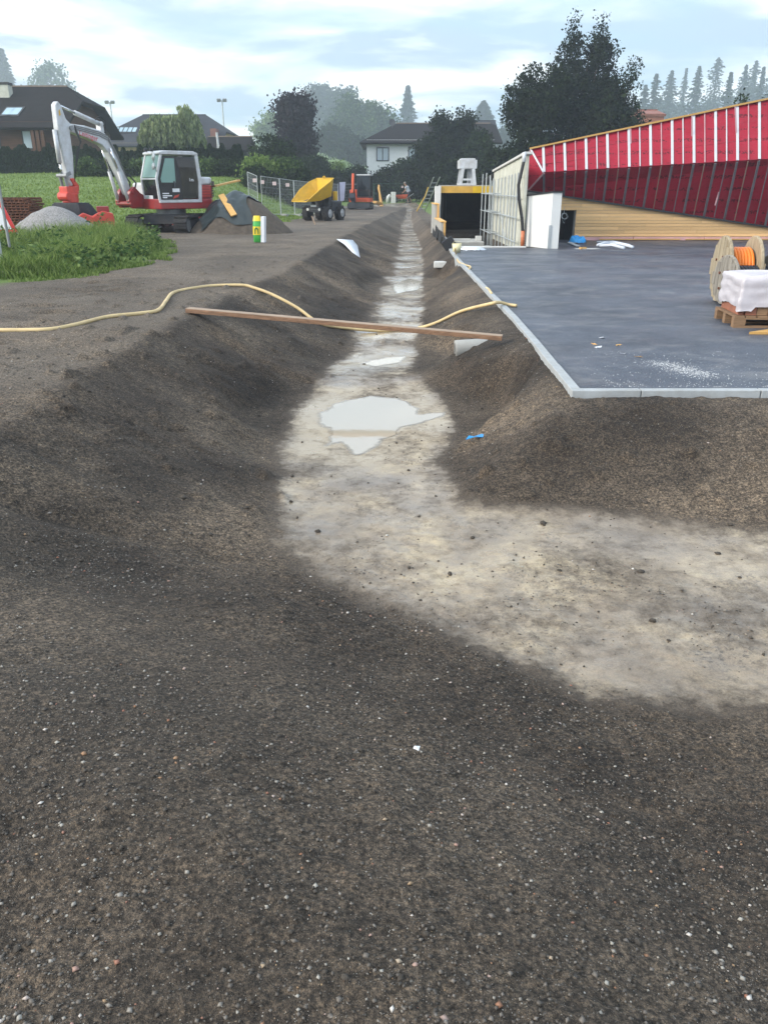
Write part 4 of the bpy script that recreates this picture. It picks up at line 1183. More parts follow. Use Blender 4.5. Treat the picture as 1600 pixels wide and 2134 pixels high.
# big group right of centre
Yb = 57.0
b = base_at(1140, 200, Yb)
tree_px(broadleaf, 'broadleaf_tree', 'dense dark round tree beside the tall larch', 1056, 1210, 128, 56.0, L_DARK, n=30000, leaf=.16, cb=.04, nl=16, seed=3, shell=.45)
tree_px(broadleaf, 'broadleaf_tree', 'dark broad tree under the larch top', 1165, 1330, 150, 57.0, L_DARK, n=24000, leaf=.16, cb=.03, nl=16, seed=5, shell=.4)
def larch(label, x0, x1, yt, Y, seed, n, tops):
    b_ = base_at((x0 + x1) / 2, yt, Y); H_ = P((x0 + x1) / 2, yt, Y).z - b_[2]; W_ = P(x1, yt, Y).x - P(x0, yt, Y).x
    rs = random.Random(seed); lb = [(0, 0, H_ * .42, W_ * .30, W_ * .28, H_ * .40)]
    for k in range(26):
        fz = rs.uniform(.12, .90); a_ = rs.uniform(0, 6.28); rad = W_ * .46 * (1 - fz) ** .55 * rs.uniform(.5, 1.0); q_ = rs.uniform(.07, .13)
        lb.append((math.cos(a_) * rad, math.sin(a_) * rad, fz * H_, W_ * q_, W_ * q_, H_ * .045))
    for tx, tz, tw in tops:
        for k in range(7):
            fz = tz - k * .055; lb.append((tx * W_ + rs.uniform(-.02, .02) * W_, rs.uniform(-.03, .03) * W_, fz * H_, W_ * (tw + .016 * k), W_ * (tw + .016 * k), H_ * .035))
    return broadleaf('larch_tree', label, b_, H_, W_, L_CONI, n=n, leaf=.14, lobes=lb, shell=.15)
larch('tall dark larch with twin feathery tops above the hall', 1116, 1348, 20, 58.0, 4, 42000, ((-.13, .97, .05), (.10, .96, .06), (.20, .84, .05), (-.25, .80, .05)))
tree_px(broadleaf, 'birch_tree', 'thin birch with loose twigs right of the larch', 1258, 1352, 108, 57.5, L_BLACKG, n=5200, leaf=.13, cb=.25, nl=10, seed=8, shell=.2, bark=MT['barkpale'])
tree_px(broadleaf, 'yew_shrub', 'black evergreen shrub under the birch by the hall roof', 1215, 1362, 212, 54.0, L_DARK, n=9000, leaf=.22, cb=.02, nl=9, seed=12)
tree_px(broadleaf, 'small_shrub', 'small green treetop peeping over the red roof at right', 1528, 1572, 186, 62.0, L_BLACKG, n=2200, leaf=.2, cb=.1, nl=7, seed=14)
tree_px(broadleaf, 'small_shrub', 'dark shrub top at the right edge over the roof', 1588, 1640, 190, 62.0, L_BLACKG, n=2200, leaf=.2, cb=.1, nl=7, seed=15)
# in front of and beside the white house
for k, (x0, x1, yt, Y, m_, lab, n_) in enumerate((
        (868, 968, 236, 78, L_DARK, 'tall black tree with twin tops hiding the white house', 15000),
        (905, 1010, 228, 80, L_DARK, 'tall pointed black tree right of the twin topped one', 14000),
        (965, 1050, 270, 72, L_BLACKG, 'dark green shrub tree below the hazy grey roof', 9000),
        (985, 1085, 305, 66, L_DARK, 'black shrub beside the scaffold, right of the cooler', 9000),
        (812, 892, 326, 84, L_BLACKG, 'leafy dark shrub half covering the white house wall', 8000),
        (840, 930, 300, 83, L_DARK, 'dark shrub between the white house window and the cooler', 9000),
        (900, 1010, 320, 70, L_DARK, 'black shrub directly behind the cooling unit', 10000),
        (765, 850, 348, 84.5, L_DARK, 'dark hedge shrub behind the white pillar', 7000),
        (850, 930, 350, 84, L_DARK, 'dark hedge shrub behind the leaning ladder', 7000),
        (1030, 1090, 300, 60, L_DARK, 'dark shrub squeezed behind the scaffold coping', 7000),
        (700, 790, 352, 84, L_DARK, 'dark hedge shrub behind the orange mini excavator', 7000),
        (925, 1000, 345, 84, L_DARK, 'dark hedge shrub right of the ladder behind the garage', 7000),
        (640, 730, 356, 83, L_DARK, 'dark hedge shrub behind the yellow dumper', 7000))):
    tree_px(broadleaf, 'dark_shrub', lab, x0, x1, yt, Y, m_, n=int(n_ * 1.1), leaf=.21, cb=.0, nl=11, seed=20 + k, shell=.4, group='dark shrubs round the white house')
# light shrubs left of centre
for k, (x0, x1, yt, Y, m_, lab) in enumerate((
        (497, 625, 283, 62, L_BLACKG, 'broad dark green tree above the light shrubs'),
        (500, 585, 326, 54, L_LIGHT, 'light green shrub leftmost of the sunny hedge'),
        (560, 640, 330, 55, L_MID, 'mid green shrub in the middle of the sunny hedge'),
        (620, 690, 322, 80, L_BLACKG, 'darker shrub under the copper beech'),
        (660, 745, 338, 88, L_LIGHT, 'light green shrub rightmost of the sunny hedge'),
        (590, 650, 350, 52, L_BLACKG, 'low dark shrub in front of the sunny hedge'),
        (505, 570, 352, 52, L_BLACKG, 'low dark shrub at the foot of the sunny hedge'))):
    tree_px(broadleaf, 'garden_shrub', lab, x0, x1, yt, Y, m_, n=8000, leaf=.17, cb=.0, nl=10, seed=40 + k, shell=.45, group='shrubs of the sunny hedge')
tree_px(broadleaf, 'copper_beech', 'round purple black copper beech behind the sunny hedge', 566, 660, 192, 88, L_COPPER, n=16000, leaf=.26, cb=.1, nl=13, seed=50)
# willow
Y = 76.0
b = base_at(352, 210, Y)
wl_ = thing('weeping_willow', 'weeping willow with hanging pale green strands behind the hedge', 'tree', b)
Hh = P(352, 210, Y).z - b[2]; Wd_ = P(413, 250, Y).x - P(290, 250, Y).x
trunk_mesh(wl_, (0, 0, -.2), (0, 0, Hh * .8), .3, [(-Wd_ * .3, 0, Hh * .8), (Wd_ * .3, .3, Hh * .92), (0, -.8, Hh * .8)], MT['bark'])
pts, dirs = [], []
for k in range(330):
    a = random.uniform(0, 6.28); rr_ = Wd_ * .5 * math.sqrt(random.random())
    x = math.cos(a) * rr_; y_ = math.sin(a) * rr_ * .8
    tp = Hh * (.70 + .06 * math.sin(x * 1.6 + 1) + (.22 if x > Wd_ * .22 else .0) + (.10 if x < -Wd_ * .12 else 0)) * random.uniform(.9, 1.04) * (1 - .22 * (abs(x) / (Wd_ * .5)) ** 4)
    ln = tp * random.uniform(.35, .85); q = 42
    tt = RNG.random(q)
    ox = .5 * np.sin(tt * 1.4) * math.cos(a)
    pts.append(np.stack([x + ox, y_ + .3 * tt * math.sin(a), tp - ln * tt], -1) + RNG.normal(0, .06, (q, 3)))
    dirs.append(np.tile([.1 * math.cos(a), .1 * math.sin(a), -1.0], (q, 1)))
leaves('crown', np.concatenate(pts), .22, L_WILLOW, wl_, 0, 1.9, np.concatenate(dirs))
# thuja hedge: one plant, copied
def thuja(mat, n=700):
    o = bpy.data.objects.new('thuja', None); link(o)
    fz = RNG.random(n) ** .8
    rad = .34 * (1 - fz) ** .55 * (.75 + .35 * RNG.random(n)) + .02
    a = RNG.uniform(0, 6.28, n)
    c_ = np.stack([np.cos(a) * rad, np.sin(a) * rad, fz * 2.0], -1)
    leaves('crown', c_, .16, mat, o, 0, 1.6, np.tile([0, 0, 1.0], (n, 1)))
    MB().tube([(0, 0, -.1), (0, 0, 1.2)], [.05, .02], 6).build('trunk', MT['bark'], o)
    return o
L_THUJA = leafmat('thuja_leaf', (.012, .024, .011), (.03, .05, .02), .1)
th0 = thuja(L_THUJA)
ORD = ['first', 'second', 'third', 'fourth', 'fifth', 'sixth', 'seventh', 'eighth', 'ninth', 'tenth', 'eleventh', 'twelfth']
names_x = np.linspace(-26, 498, 62)
for k, px_ in enumerate(names_x):
    o = th0 if k == 0 else copy_tree(th0)
    Yh = 58 + .9 * math.sin(px_ * .013)
    p = P(px_, 312, Yh)
    zb = hz(p.x, Yh) - .1
    o.location = (p.x, Yh, zb)
    hgt = (P(px_, 306 + random.uniform(-6, 12), Yh).z - zb) / 2.0
    o.scale = (1.15, 1.15, max(.5, hgt)); o.rotation_euler = (0, 0, random.uniform(0, 6))
    sg_ = min(int(k // 12), 5)
    where = ['at the left edge of the row below the log house', 'below the log house gable behind the excavator arm', 'behind the excavator boom left of the willow', 'below the willow behind the excavator cab', 'right of the cab below the grey house', 'at the right end of the row by the dark shed'][sg_]
    tag(o, 'dark thuja, ' + ORD[k % 12] + ' from left ' + where, 'thuja', 'thuja hedge plants')
for k in range(9):                                     # lower mixed hedge in front of the thujas
    x0 = 150 + k * 41
    tree_px(broadleaf, 'hedge_shrub', 'leafy hedge shrub, ' + ORD[k] + ' from left in the low row before the thujas', x0, x0 + 62, 336 + (k % 3) * 3, 55.5, L_BLACKG if k % 3 else L_MID, n=4200, leaf=.15, cb=.0, nl=9, seed=70 + k, group='low hedge shrubs behind the meadow')
# misty far trees
far = [(conifer, 'spruce_tree', 'hazy spruce at the far left above the log house', -45, 52, 103, 260, L_CONI, dict(n=5000, leaf=.9, gappy=.2)),
       (broadleaf, 'birch_tree', 'hazy birch behind the log house roof', 52, 150, 122, 250, L_MID, dict(n=4200, leaf=.85, cb=.15, seed=91, shell=.2)),
       (broadleaf, 'birch_tree', 'hazy low birch right of the log house gable', 120, 170, 190, 240, L_MID, dict(n=1600, leaf=.8, cb=.1, seed=92, shell=.2)),
       (broadleaf, 'far_tree', 'pale hazy tree left of the copper beech', 528, 596, 238, 170, L_LIGHT, dict(n=4500, leaf=.55, cb=.05, seed=93)),
       (broadleaf, 'far_tree', 'tall hazy grey tree right behind the copper beech', 612, 712, 174, 260, L_BLACKG, dict(n=7000, leaf=.8, cb=.05, seed=94, nl=14)),
       (broadleaf, 'far_tree', 'hazy grey tree in the middle of the misty wood', 672, 770, 180, 250, L_BLACKG, dict(n=7000, leaf=.8, cb=.05, seed=95, nl=14)),
       (broadleaf, 'far_tree', 'hazy green tree standing before the misty wood', 690, 785, 196, 165, L_MID, dict(n=8000, leaf=.5, cb=.04, seed=96, nl=14)),
       (broadleaf, 'far_tree', 'hazy green tree left of the misty conifer', 755, 830, 215, 160, L_MID, dict(n=7000, leaf=.5, cb=.04, seed=97, nl=12)),
       (broadleaf, 'far_tree', 'dim dark tree at the foot of the misty wood', 655, 730, 262, 130, L_BLACKG, dict(n=6000, leaf=.42, cb=.0, seed=98, nl=12)),
       (broadleaf, 'far_tree', 'dim low tree left of the white house', 705, 775, 285, 122, L_BLACKG, dict(n=5000, leaf=.4, cb=.0, seed=99, nl=12)),
       (conifer, 'spruce_tree', 'misty lone conifer above the white house roof', 815, 885, 180, 255, L_CONI, dict(n=4500, leaf=.85, gappy=.25, droop=.15)),
       (conifer, 'spruce_tree', 'misty broad conifer behind the far grey roof', 965, 1050, 212, 230, L_CONI, dict(n=4500, leaf=.8, gappy=.1, power=.6)),
       (broadleaf, 'far_tree', 'misty low tree right of the far grey roof', 1035, 1075, 255, 190, L_BLACKG, dict(n=2500, leaf=.55, cb=.0, seed=101))]
for fn, nm, lab, x0, x1, yt, Y, m_, kw in far:
    Y *= 1.7; kw['leaf'] *= 1.5
    tree_px(fn, nm, lab, x0, x1, yt, Y, m_, **kw)
ordw = ['first', 'second', 'third', 'fourth', 'fifth', 'sixth', 'seventh', 'eighth', 'ninth', 'tenth', 'eleventh']
for k, (xc, yt, wd) in enumerate(((1368, 155, 70), (1400, 148, 60), (1430, 143, 66), (1457, 139, 60), (1497, 121, 92), (1523, 152, 52), (1555, 136, 66), (1576, 127, 60), (1591, 140, 52), (1620, 130, 80), (1345, 178, 58))):
    lab = 'misty tall spruce, ' + ordw[k] + ' from the big trees along the ridge at right' if k < 10 else 'misty spruce half hidden behind the birch at right'
    tree_px(conifer, 'spruce_tree', lab, xc - wd * .62, xc + wd * .62, yt, 370 + 28 * ((k * 7) % 5), L_CONI, n=[2600, 3400, 2000, 3800][k % 4], leaf=.85, cb=[.12, .2, .05, .25][k % 4], gappy=.44, droop=.3, power=[.75, .6, .9][k % 3], group='misty spruces along the ridge')
wood_pts = []
# ridge undergrowth closing the gaps between the spruce stems
for k, (x0, x1, yt, Y) in enumerate(((1335, 1440, 215, 470), (1430, 1520, 205, 465), (1510, 1650, 172, 480), (640, 790, 250, 480))):
    tree_px(broadleaf, 'far_tree', ['misty low growth left under the ridge spruces', 'misty low growth in the middle under the ridge spruces', 'misty low growth right under the ridge spruces', 'misty low growth behind the grey wood'][k], x0, x1, yt, Y, L_BLACKG, n=4500, leaf=1.4, cb=.0, seed=120 + k, nl=14)

# ---- morning haze
hm = bpy.data.materials.new('morning_haze'); hm.use_nodes = True
ht = hm.node_tree; ht.nodes.clear()
ho = ht.nodes.new('ShaderNodeOutputMaterial')
pv = ht.nodes.new('ShaderNodeVolumePrincipled')
pv.inputs['Color'].default_value = (.78, .85, .94, 1)
pv.inputs['Density'].default_value = .0014
pv.inputs['Anisotropy'].default_value = .45
ht.links.new(pv.outputs[0], ho.inputs['Volume'])
hb = MB().b2((-802, -42, -4.0), (802, 904, 110)).build('haze', hm)
tag(hb, 'thin bluish morning mist over the fields', 'haze', kind='stuff')

# ================================================================== MACHINES
def rotm(a, loc=(0, 0, 0)):
    m = Matrix.Rotation(a, 4, 'Z'); m.translation = Vector(loc); return m
def stadium(x0, x1, r, z, n=8):
    pts = [(x1 + r * math.sin(math.pi * k / n), z - r * math.cos(math.pi * k / n)) for k in range(n + 1)]
    pts += [(x0 - r * math.sin(math.pi * k / n), z + r * math.cos(math.pi * k / n)) for k in range(n + 1)]
    return pts
def track(parent, mtx, ln, w_, h_, yc, lugs=34):
    r = h_ / 2 - .03
    poly = stadium(-ln / 2 + r, ln / 2 - r, r, h_ / 2)
    m = MB(mtx)
    n = len(poly)
    inner = stadium(-ln / 2 + r, ln / 2 - r, r - .05, h_ / 2)
    vs = [(x, yc + s * w_ / 2, z) for s in (-1, 1) for x, z in poly] + [(x, yc + s * w_ / 2, z) for s in (-1, 1) for x, z in inner]
    fs = []
    for i in range(n):
        j = (i + 1) % n
        fs += [(i, j, j + n, i + n), (i + 2 * n, i + 3 * n, j + 3 * n, j + 2 * n), (i, i + 2 * n, j + 2 * n, j), (i + n, j + n, j + 3 * n, i + 3 * n)]
    m.add(vs, fs)
    per = [Vector((x, 0, z)) for x, z in poly] + [Vector((poly[0][0], 0, poly[0][1]))]
    tot = sum((b - a).length for a, b in zip(per[:-1], per[1:])); acc, seg = 0, 0
    for k in range(lugs):
        d = tot * k / lugs
        while acc + (per[seg + 1] - per[seg]).length < d: acc += (per[seg + 1] - per[seg]).length; seg += 1
        a, b = per[seg], per[seg + 1]; dr = (b - a).normalized(); p = a + dr * (d - acc); nrm = Vector((dr.z, 0, -dr.x))
        p = p + nrm * .012
        rot = Matrix((dr, Vector((0, 1, 0)), dr.cross(Vector((0, 1, 0))))).transposed()
        m.box((p.x, yc, p.z), (.055, w_ * .98, .05), rot)
    t = m.build('track', MT['rubber'], parent)
    for xw, rw_ in ((-ln / 2 + r, r - .055), (ln / 2 - r, r - .055)):
        MB(mtx).cyl((xw, yc - w_ * .38, h_ / 2), (xw, yc + w_ * .38, h_ / 2), rw_, 18).build('sprocket', MT['steel'], t)
    for k in range(4):
        xw = lerp(-ln / 2 + r + .25, ln / 2 - r - .25, k / 3)
        MB(mtx).cyl((xw, yc - w_ * .3, h_ * .26), (xw, yc + w_ * .3, h_ * .26), h_ * .15, 12).build('roller', MT['steel'], t)
    MB(mtx).box((0, yc, h_ * .52), (ln - 2 * r - .1, w_ * .55, h_ * .42)).build('track_frame', MT['anthra'], t)
    return t

# ---- white and red excavator
exloc = Vector((-7.35, 29.3, 0)); exloc.z = .12
EA = math.atan2(-.69, -.72)
ex = thing('excavator', 'white and red tracked excavator with raised arm behind the gravel heap', 'excavator', exloc, EA)
I4 = Matrix.Identity(4)
UM = rotm(R(36))
for s_ in (-1, 1): track(ex, UM, 2.7, .45, .62, s_ * .86)
MB(UM).box((0, 0, .48), (1.6, 1.3, .3)).build('undercarriage', MT['anthra'], ex)
MB(UM).cyl((0, 0, .55), (0, 0, .80), .5, 24).build('slew_ring', MT['steel'], ex)
bl_ = MB(UM); bl_.box((-1.75, 0, .32), (.10, 2.15, .44)); bl_.bar((-.6, .35, .35), (-1.7, .35, .3), .12, .14); bl_.bar((-.6, -.35, .35), (-1.7, -.35, .3), .12, .14)
bl_.build('dozer_blade', MT['red'], ex)
hs = [(-1.22, -.75), (-1.34, -.35), (-1.36, 0), (-1.34, .35), (-1.22, .75), (-1.0, 1.02), (.92, 1.02), (1.05, .8), (1.05, -.8), (.9, -1.02), (-1.0, -1.02)]
MB().prismz(hs, .80, 1.12).build('lower_frame', MT['red'], ex, bevel=.03)
cw = [(-1.24, -.76), (-1.36, -.35), (-1.38, 0), (-1.36, .35), (-1.24, .76), (-1.02, 1.01), (-.55, 1.01), (-.55, -1.01), (-1.02, -1.01)]
MB().prismz(cw, 1.122, 1.55).build('counterweight', MT['red'], ex, bevel=.03)
cw2 = [(x * .985, y * .985) for x, y in cw]
MB().prismz(cw2, 1.552, 1.80).build('engine_hood', MT['white'], ex, bevel=.06)
for k in range(4):
    zz_ = 1.20 + k * .085
    MB().bar((-1.26, .78, zz_), (-1.05, 1.03, zz_), .03, .035).build('grille_slat', MT['black'], ex)
    MB().bar((-.98, 1.015, zz_), (-.62, 1.015, zz_), .02, .022).build('grille_slat', MT['redlight'], ex)
MB().bar((-1.27, .8, 1.60), (-1.08, 1.015, 1.60), .05, .14).build('vent', MT['black'], ex)
MB().box((-1.15, .93, 1.0), (.10, .10, .09), Matrix.Rotation(R(-50), 3, 'Z')).build('reflector', MT['yellow'], ex)
MB().b2((-.5, -1.0, 1.122), (.85, -.12, 1.62)).build('tank_cover', MT['white'], ex, bevel=.07)
# cab
X0, X1, Y0, Y1, Zf, Zt = -.62, .92, -.02, 1.04, 1.02, 2.52
def prof(x):   # front leans back towards the roof
    return x
fb, ft = .98, .74
cabf = MB()
cabf.b2((X0, Y0, 1.0), (fb - .02, Y1, 1.10))
for yy in (Y0 + .04, Y1 - .04):
    cabf.bar((fb - .03, yy, 1.08), (fb + .02, yy, 1.75), .075, .075); cabf.bar((fb + .02, yy, 1.74), (ft + .02, yy, Zt - .05), .075, .075)
    cabf.bar((X0 + .06, yy, 1.08), (X0 + .02, yy, 1.65), .09, .12); cabf.bar((X0 + .02, yy, 1.64), (X0 + .10, yy, Zt - .05), .09, .13)
cabf.bar((fb + .02, Y0, 1.73), (fb + .02, Y1, 1.73), .05, .05)
cabo = cabf.build('cab_frame', MT['white'], ex, bevel=.015)
MB().prism([(X0 + .04, Zt - .06), (ft + .10, Zt - .06), (ft + .12, Zt), (ft - .05, Zt + .06), (X0 + .2, Zt + .06), (X0 + .03, Zt)], Y0 - .02, Y1 + .02).build('cab_roof', MT['white'], ex, bevel=.025)
MB().face((fb + .025, Y0 + .09, 1.78), (fb + .025, Y1 - .09, 1.78), (ft + .04, Y1 - .09, Zt - .07), (ft + .04, Y0 + .09, Zt - .07)).build('windscreen', MT['glass'], ex)
MB().face((fb - .01, Y0 + .09, 1.12), (fb - .01, Y1 - .09, 1.12), (fb + .02, Y1 - .09, 1.70), (fb + .02, Y0 + .09, 1.70)).build('lower_windscreen', MT['darkglass'], ex)
dr_ = MB().prism([(.30, 1.10), (fb - .08, 1.10), (fb - .04, 1.72), (ft - .03, Zt - .10), (.30 - .02, Zt - .10), (.12, 1.8), (.12, 1.10)], Y1 - .02, Y1 + .012).build('door', MT['black'], ex)
MB().prism([(.34, 1.62), (fb - .12, 1.62), (fb - .10, 1.74), (ft - .09, Zt - .17), (.33, Zt - .17)], Y1 + .0125, Y1 + .018).build('door_glass', MT['glass'], dr_)
MB().box((.40, Y1 + .03, 1.55), (.05, .03, .22)).build('door_handle', MT['anthra'], dr_)
MB().prism([(X0 + .16, 1.12), (.115, 1.12), (.115, 1.8), (.27, Zt - .12), (X0 + .22, Zt - .12), (X0 + .11, 1.65)], Y1 - .02, Y1 + .010).build('rear_side_panel', MT['darkglass'], ex)
MB().b2((X0 + .02, Y0 + .1, 1.3), (X0 + .05, Y1 - .1, Zt - .12)).build('rear_window', MT['darkglass'], ex)
MB().b2((X0 + .1, Y0 - .01, 1.15), (fb - .1, Y0 + .0, Zt - .12)).build('right_window', MT['glass'], ex)
st2 = MB().box((-.05, .5, 1.45), (.5, .5, .14)).box((-.28, .5, 1.85), (.14, .48, .75)).build('seat', M('brown_orange_seat', (.45, .20, .09), .8), ex, bevel=.04)
MB().box((.75, .5, 1.5), (.2, .5, .12)).tube([(.55, .5, 1.7), (.75, .5, 1.45)], .03, 6).build('console', MT['anthra'], ex)
for yy in (Y0 + .15, .5):
    MB().cyl((ft + .12, yy, Zt + .09), (ft + .02, yy, Zt + .09), .055, 10).build('work_lamp', MT['black'], ex)
m1 = MB().tube([(fb + .0, Y1 - .02, 1.95), (fb + .14, Y1 + .10, 2.25), (fb + .05, Y1 + .08, 2.45)], .015, 6).lathe([(.0, -.02), (.10, -.015), (.12, .0), (.10, .03), (0, .04)], (fb + .12, Y1 + .10, 2.38), (.6, -.1, .1), 16)
m1.build('mirror', MT['galv'], ex, True)
MB().lathe([(.0, -.02), (.10, -.015), (.11, .0), (.09, .03), (0, .04)], (fb + .14, Y1 + .08, 2.10), (.6, -.1, .1), 16).build('mirror', MT['galv'], ex, True)
pl_ = MB().box((fb + .03, .40, 1.16), (.012, .56, .13)).build('number_plate', MT['signwhite'], ex)
text('plate_lettering', 'LEIT', .13, M('plate_green', (.02, .25, .20), .5), pl_, (fb + .04, .64, 1.115), (0, -1, 0), (0, 0, 1)) if False else text('plate_lettering', 'LEIT', .135, M('plate_green', (.02, .25, .20), .5), pl_, (fb + .04, .20, 1.115), (0, 1, 0), (0, 0, 1))
wt = M('decal_white', (.75, .76, .78), .5)
d_side = dict(xd=(-1, 0, 0), yd=(0, 0, 1))
for zz_, xa, xb_ in ((1.27, .86, .62), (1.20, .86, .52), (1.145, .86, .70)):      # small lines of print too far off to read
    MB().b2((xb_, Y1 + .014, zz_), (xa, Y1 + .018, zz_ + .035)).build('door_decal', wt, dr_)
text('side_decal', '1m', .15, wt, ex, (-.16, Y1 + .016, 1.66), (-1, 0, 0), (0, 0, 1))
MB().b2((.22, Y1 + .014, 1.33), (.48, Y1 + .018, 1.44)).build('door_decal', wt, dr_)
MB().prism([(.30, 1.18), (.50, 1.12), (.42, 1.22), (.24, 1.26)], Y1 + .019, Y1 + .023).build('red_decal', MT['redlight'], dr_)
# boom, cylinders, stick (local x forward, z up)
BY = -.12
AM = Matrix.Translation((1.5, BY, 0)) @ Matrix.Rotation(R(20), 4, 'Z') @ Matrix.Translation((-1.5, -BY, 0))
def MA(): return MB(AM)
def plate(poly, w_, name, mat, bevel=.02): return MA().prism(poly, BY - w_ / 2, BY + w_ / 2).build(name, mat, ex, bevel=bevel)
MA().prism([(.95, .86), (1.62, .84), (1.78, 1.05), (1.66, 1.35), (1.45, 1.50), (1.20, 1.30), (.95, 1.2)], BY - .30, BY - .16).prism([(.95, .86), (1.62, .84), (1.78, 1.05), (1.66, 1.35), (1.45, 1.50), (1.20, 1.30), (.95, 1.2)], BY + .16, BY + .30).cyl((1.5, BY - .33, 1.32), (1.5, BY + .33, 1.32), .09, 14).cyl((1.68, BY - .33, .98), (1.68, BY + .33, .98), .07, 14).build('boom_bracket', MT['red'], ex, bevel=.015)
bo = plate([(1.40, 1.28), (1.48, 1.20), (1.62, 1.26), (1.95, 1.95), (2.25, 2.50), (2.48, 2.70), (3.0, 2.86), (3.72, 3.02), (3.76, 3.14), (3.68, 3.24), (3.1, 3.22), (2.45, 3.12), (2.12, 2.92), (1.86, 2.45), (1.55, 1.75)], .24, 'boom', MT['white'], .03)
MA().prism([(2.28, 3.02), (2.46, 3.05), (2.42, 3.36), (2.34, 3.38)], BY - .10, BY + .10).cyl((2.38, BY - .13, 3.31), (2.38, BY + .13, 3.31), .05, 10).build('cylinder_bracket', MT['white'], bo, bevel=.01)
for k in range(3):
    MA().tube([(1.58, BY + .135, 1.75), (1.93, BY + .135, 2.42 + .05 * k), (2.22, BY + .135, 2.86 + .055 * k), (2.55, BY + .135, 2.96 + .055 * k), (3.2, BY + .135, 3.06 + .05 * k), (3.55, BY + .14, 3.10 + .05 * k)], .014, 6).build('hydraulic_line', MT['steel'], bo, True)
text('boom_lettering', 'Leitinger', .215, M('lettering_red', (.60, .03, .05), .5), bo, (3.40, BY + .1225, 2.955), (-1, 0, -.20), (-.20, 0, 1), AM)
for s_ in (-1, 1):
    MA().cyl((1.70, BY + s_ * .22, 1.0), (2.0, BY + s_ * .20, 1.95), .055, 12).build('boom_cylinder', MT['white'], ex, True)
    MA().cyl((2.0, BY + s_ * .20, 1.95), (2.22, BY + s_ * .18, 2.62), .032, 10).build('cylinder_rod', MT['chrome'], ex, True)
MA().cyl((2.38, BY, 3.31), (3.35, BY, 3.56), .07, 12).build('stick_cylinder', MT['white'], ex, True)
MA().cyl((3.35, BY, 3.56), (4.02, BY, 3.74), .038, 10).build('cylinder_rod', MT['chrome'], ex, True)
sk = plate([(3.58, 3.02), (3.82, 3.0), (3.98, 2.7), (4.00, 1.60), (3.86, 1.50), (3.70, 1.62), (3.62, 2.5)] if False else
           [(3.60, 3.20), (3.72, 2.98), (3.72, 2.3), (3.82, 1.60), (3.93, 1.50), (4.03, 1.60), (4.10, 2.5), (4.16, 3.10), (4.14, 3.72), (4.03, 3.82), (3.93, 3.72), (3.80, 3.36)], .20, 'stick', MT['white'], .03)
MA().cyl((3.68, BY - .16, 3.12), (3.68, BY + .16, 3.12), .07, 12).build('pivot_pin', MT['steel'], sk)
MA().prism([(4.0, 3.45), (4.06, 3.42), (4.06, 3.56), (4.0, 3.60)], BY + .1012, BY + .1045).build('yellow_sticker', MT['yellow'], sk)
MA().cyl((4.22, BY, 3.05), (4.20, BY, 2.15), .065, 12).build('bucket_cylinder', MT['white'], ex, True)
MA().cyl((4.20, BY, 2.15), (4.17, BY, 1.80), .035, 10).build('cylinder_rod', MT['chrome'], ex, True)
MA().bar((4.17, BY - .13, 1.80), (3.95, BY - .13, 1.88), .03, .1).bar((4.17, BY + .13, 1.80), (3.95, BY + .13, 1.88), .03, .1).bar((4.17, BY + .1, 1.80), (4.12, BY + .1, 1.45), .04, .09).bar((4.17, BY - .1, 1.80), (4.12, BY - .1, 1.45), .04, .09).cyl((4.17, BY - .2, 1.80), (4.17, BY + .2, 1.80), .055, 12).build('bucket_link', MT['steel'], ex)
for k in range(3):
    MA().tube([(3.55, BY + .14, 3.10 + .05 * k), (3.45 - .02 * k, BY + .18, 2.75), (3.62, BY + .17, 2.3 + .1 * k), (3.74, BY + .14, 2.0), (3.84, BY + .13, 1.62)], .018, 6).build('hose', MT['black'], ex, True)
MA().tube([(2.30, BY + .1, 3.05), (2.2, BY + .1, 3.38), (2.42, BY + .1, 3.52), (2.62, BY + .09, 3.42)], .022, 6).build('hose', MT['black'], ex, True)
MA().tube([(1.45, BY + .16, 1.1), (1.25, BY + .2, 1.6), (1.50, BY + .16, 1.85)], .03, 6).tube([(1.40, BY - .1, 1.1), (1.2, BY - .1, 1.62), (1.48, BY - .1, 1.9)], .03, 6).build('hose', MT['black'], ex, True)
tr_ = MA(); tr_.b2((3.76, BY - .17, 1.28), (4.22, BY + .17, 1.50)); tr_.cyl((3.98, BY, 1.04), (3.98, BY, 1.30), .24, 20); tr_.cyl((4.18, BY - .2, 1.22), (4.18, BY + .2, 1.22), .13, 14); tr_.prism([(3.70, 1.36), (3.86, 1.50), (4.0, 1.72), (3.86, 1.74), (3.68, 1.52)], BY - .14, BY + .14)
tr_.build('tiltrotator', MT['redlight'], ex, bevel=.02)
bk = MA()
bp = [(4.22, 1.00), (4.20, .62), (4.02, .34), (3.70, .22), (3.36, .30), (3.20, .42)]
bi = [(4.16, 1.00), (4.14, .65), (3.99, .40), (3.70, .28), (3.38, .35), (3.20, .46)]
n_ = len(bp)
for (a, b_), (c__, d__) in zip(zip(bp[:-1], bp[1:]), zip(bi[:-1], bi[1:])):
    bk.prism([a, b_, d__, c__], BY - .55, BY + .55)
for s_ in (-1, 1):
    bk.prism([(4.2, 1.0)] + bp[1:] + [(3.5, .75), (3.75, 1.0)], BY + s_ * .55 - .02, BY + s_ * .55 + .02)
bk.b2((3.72, BY - .5, .96), (4.2, BY + .5, 1.04))
bk.build('bucket', MT['darksteel'], ex)

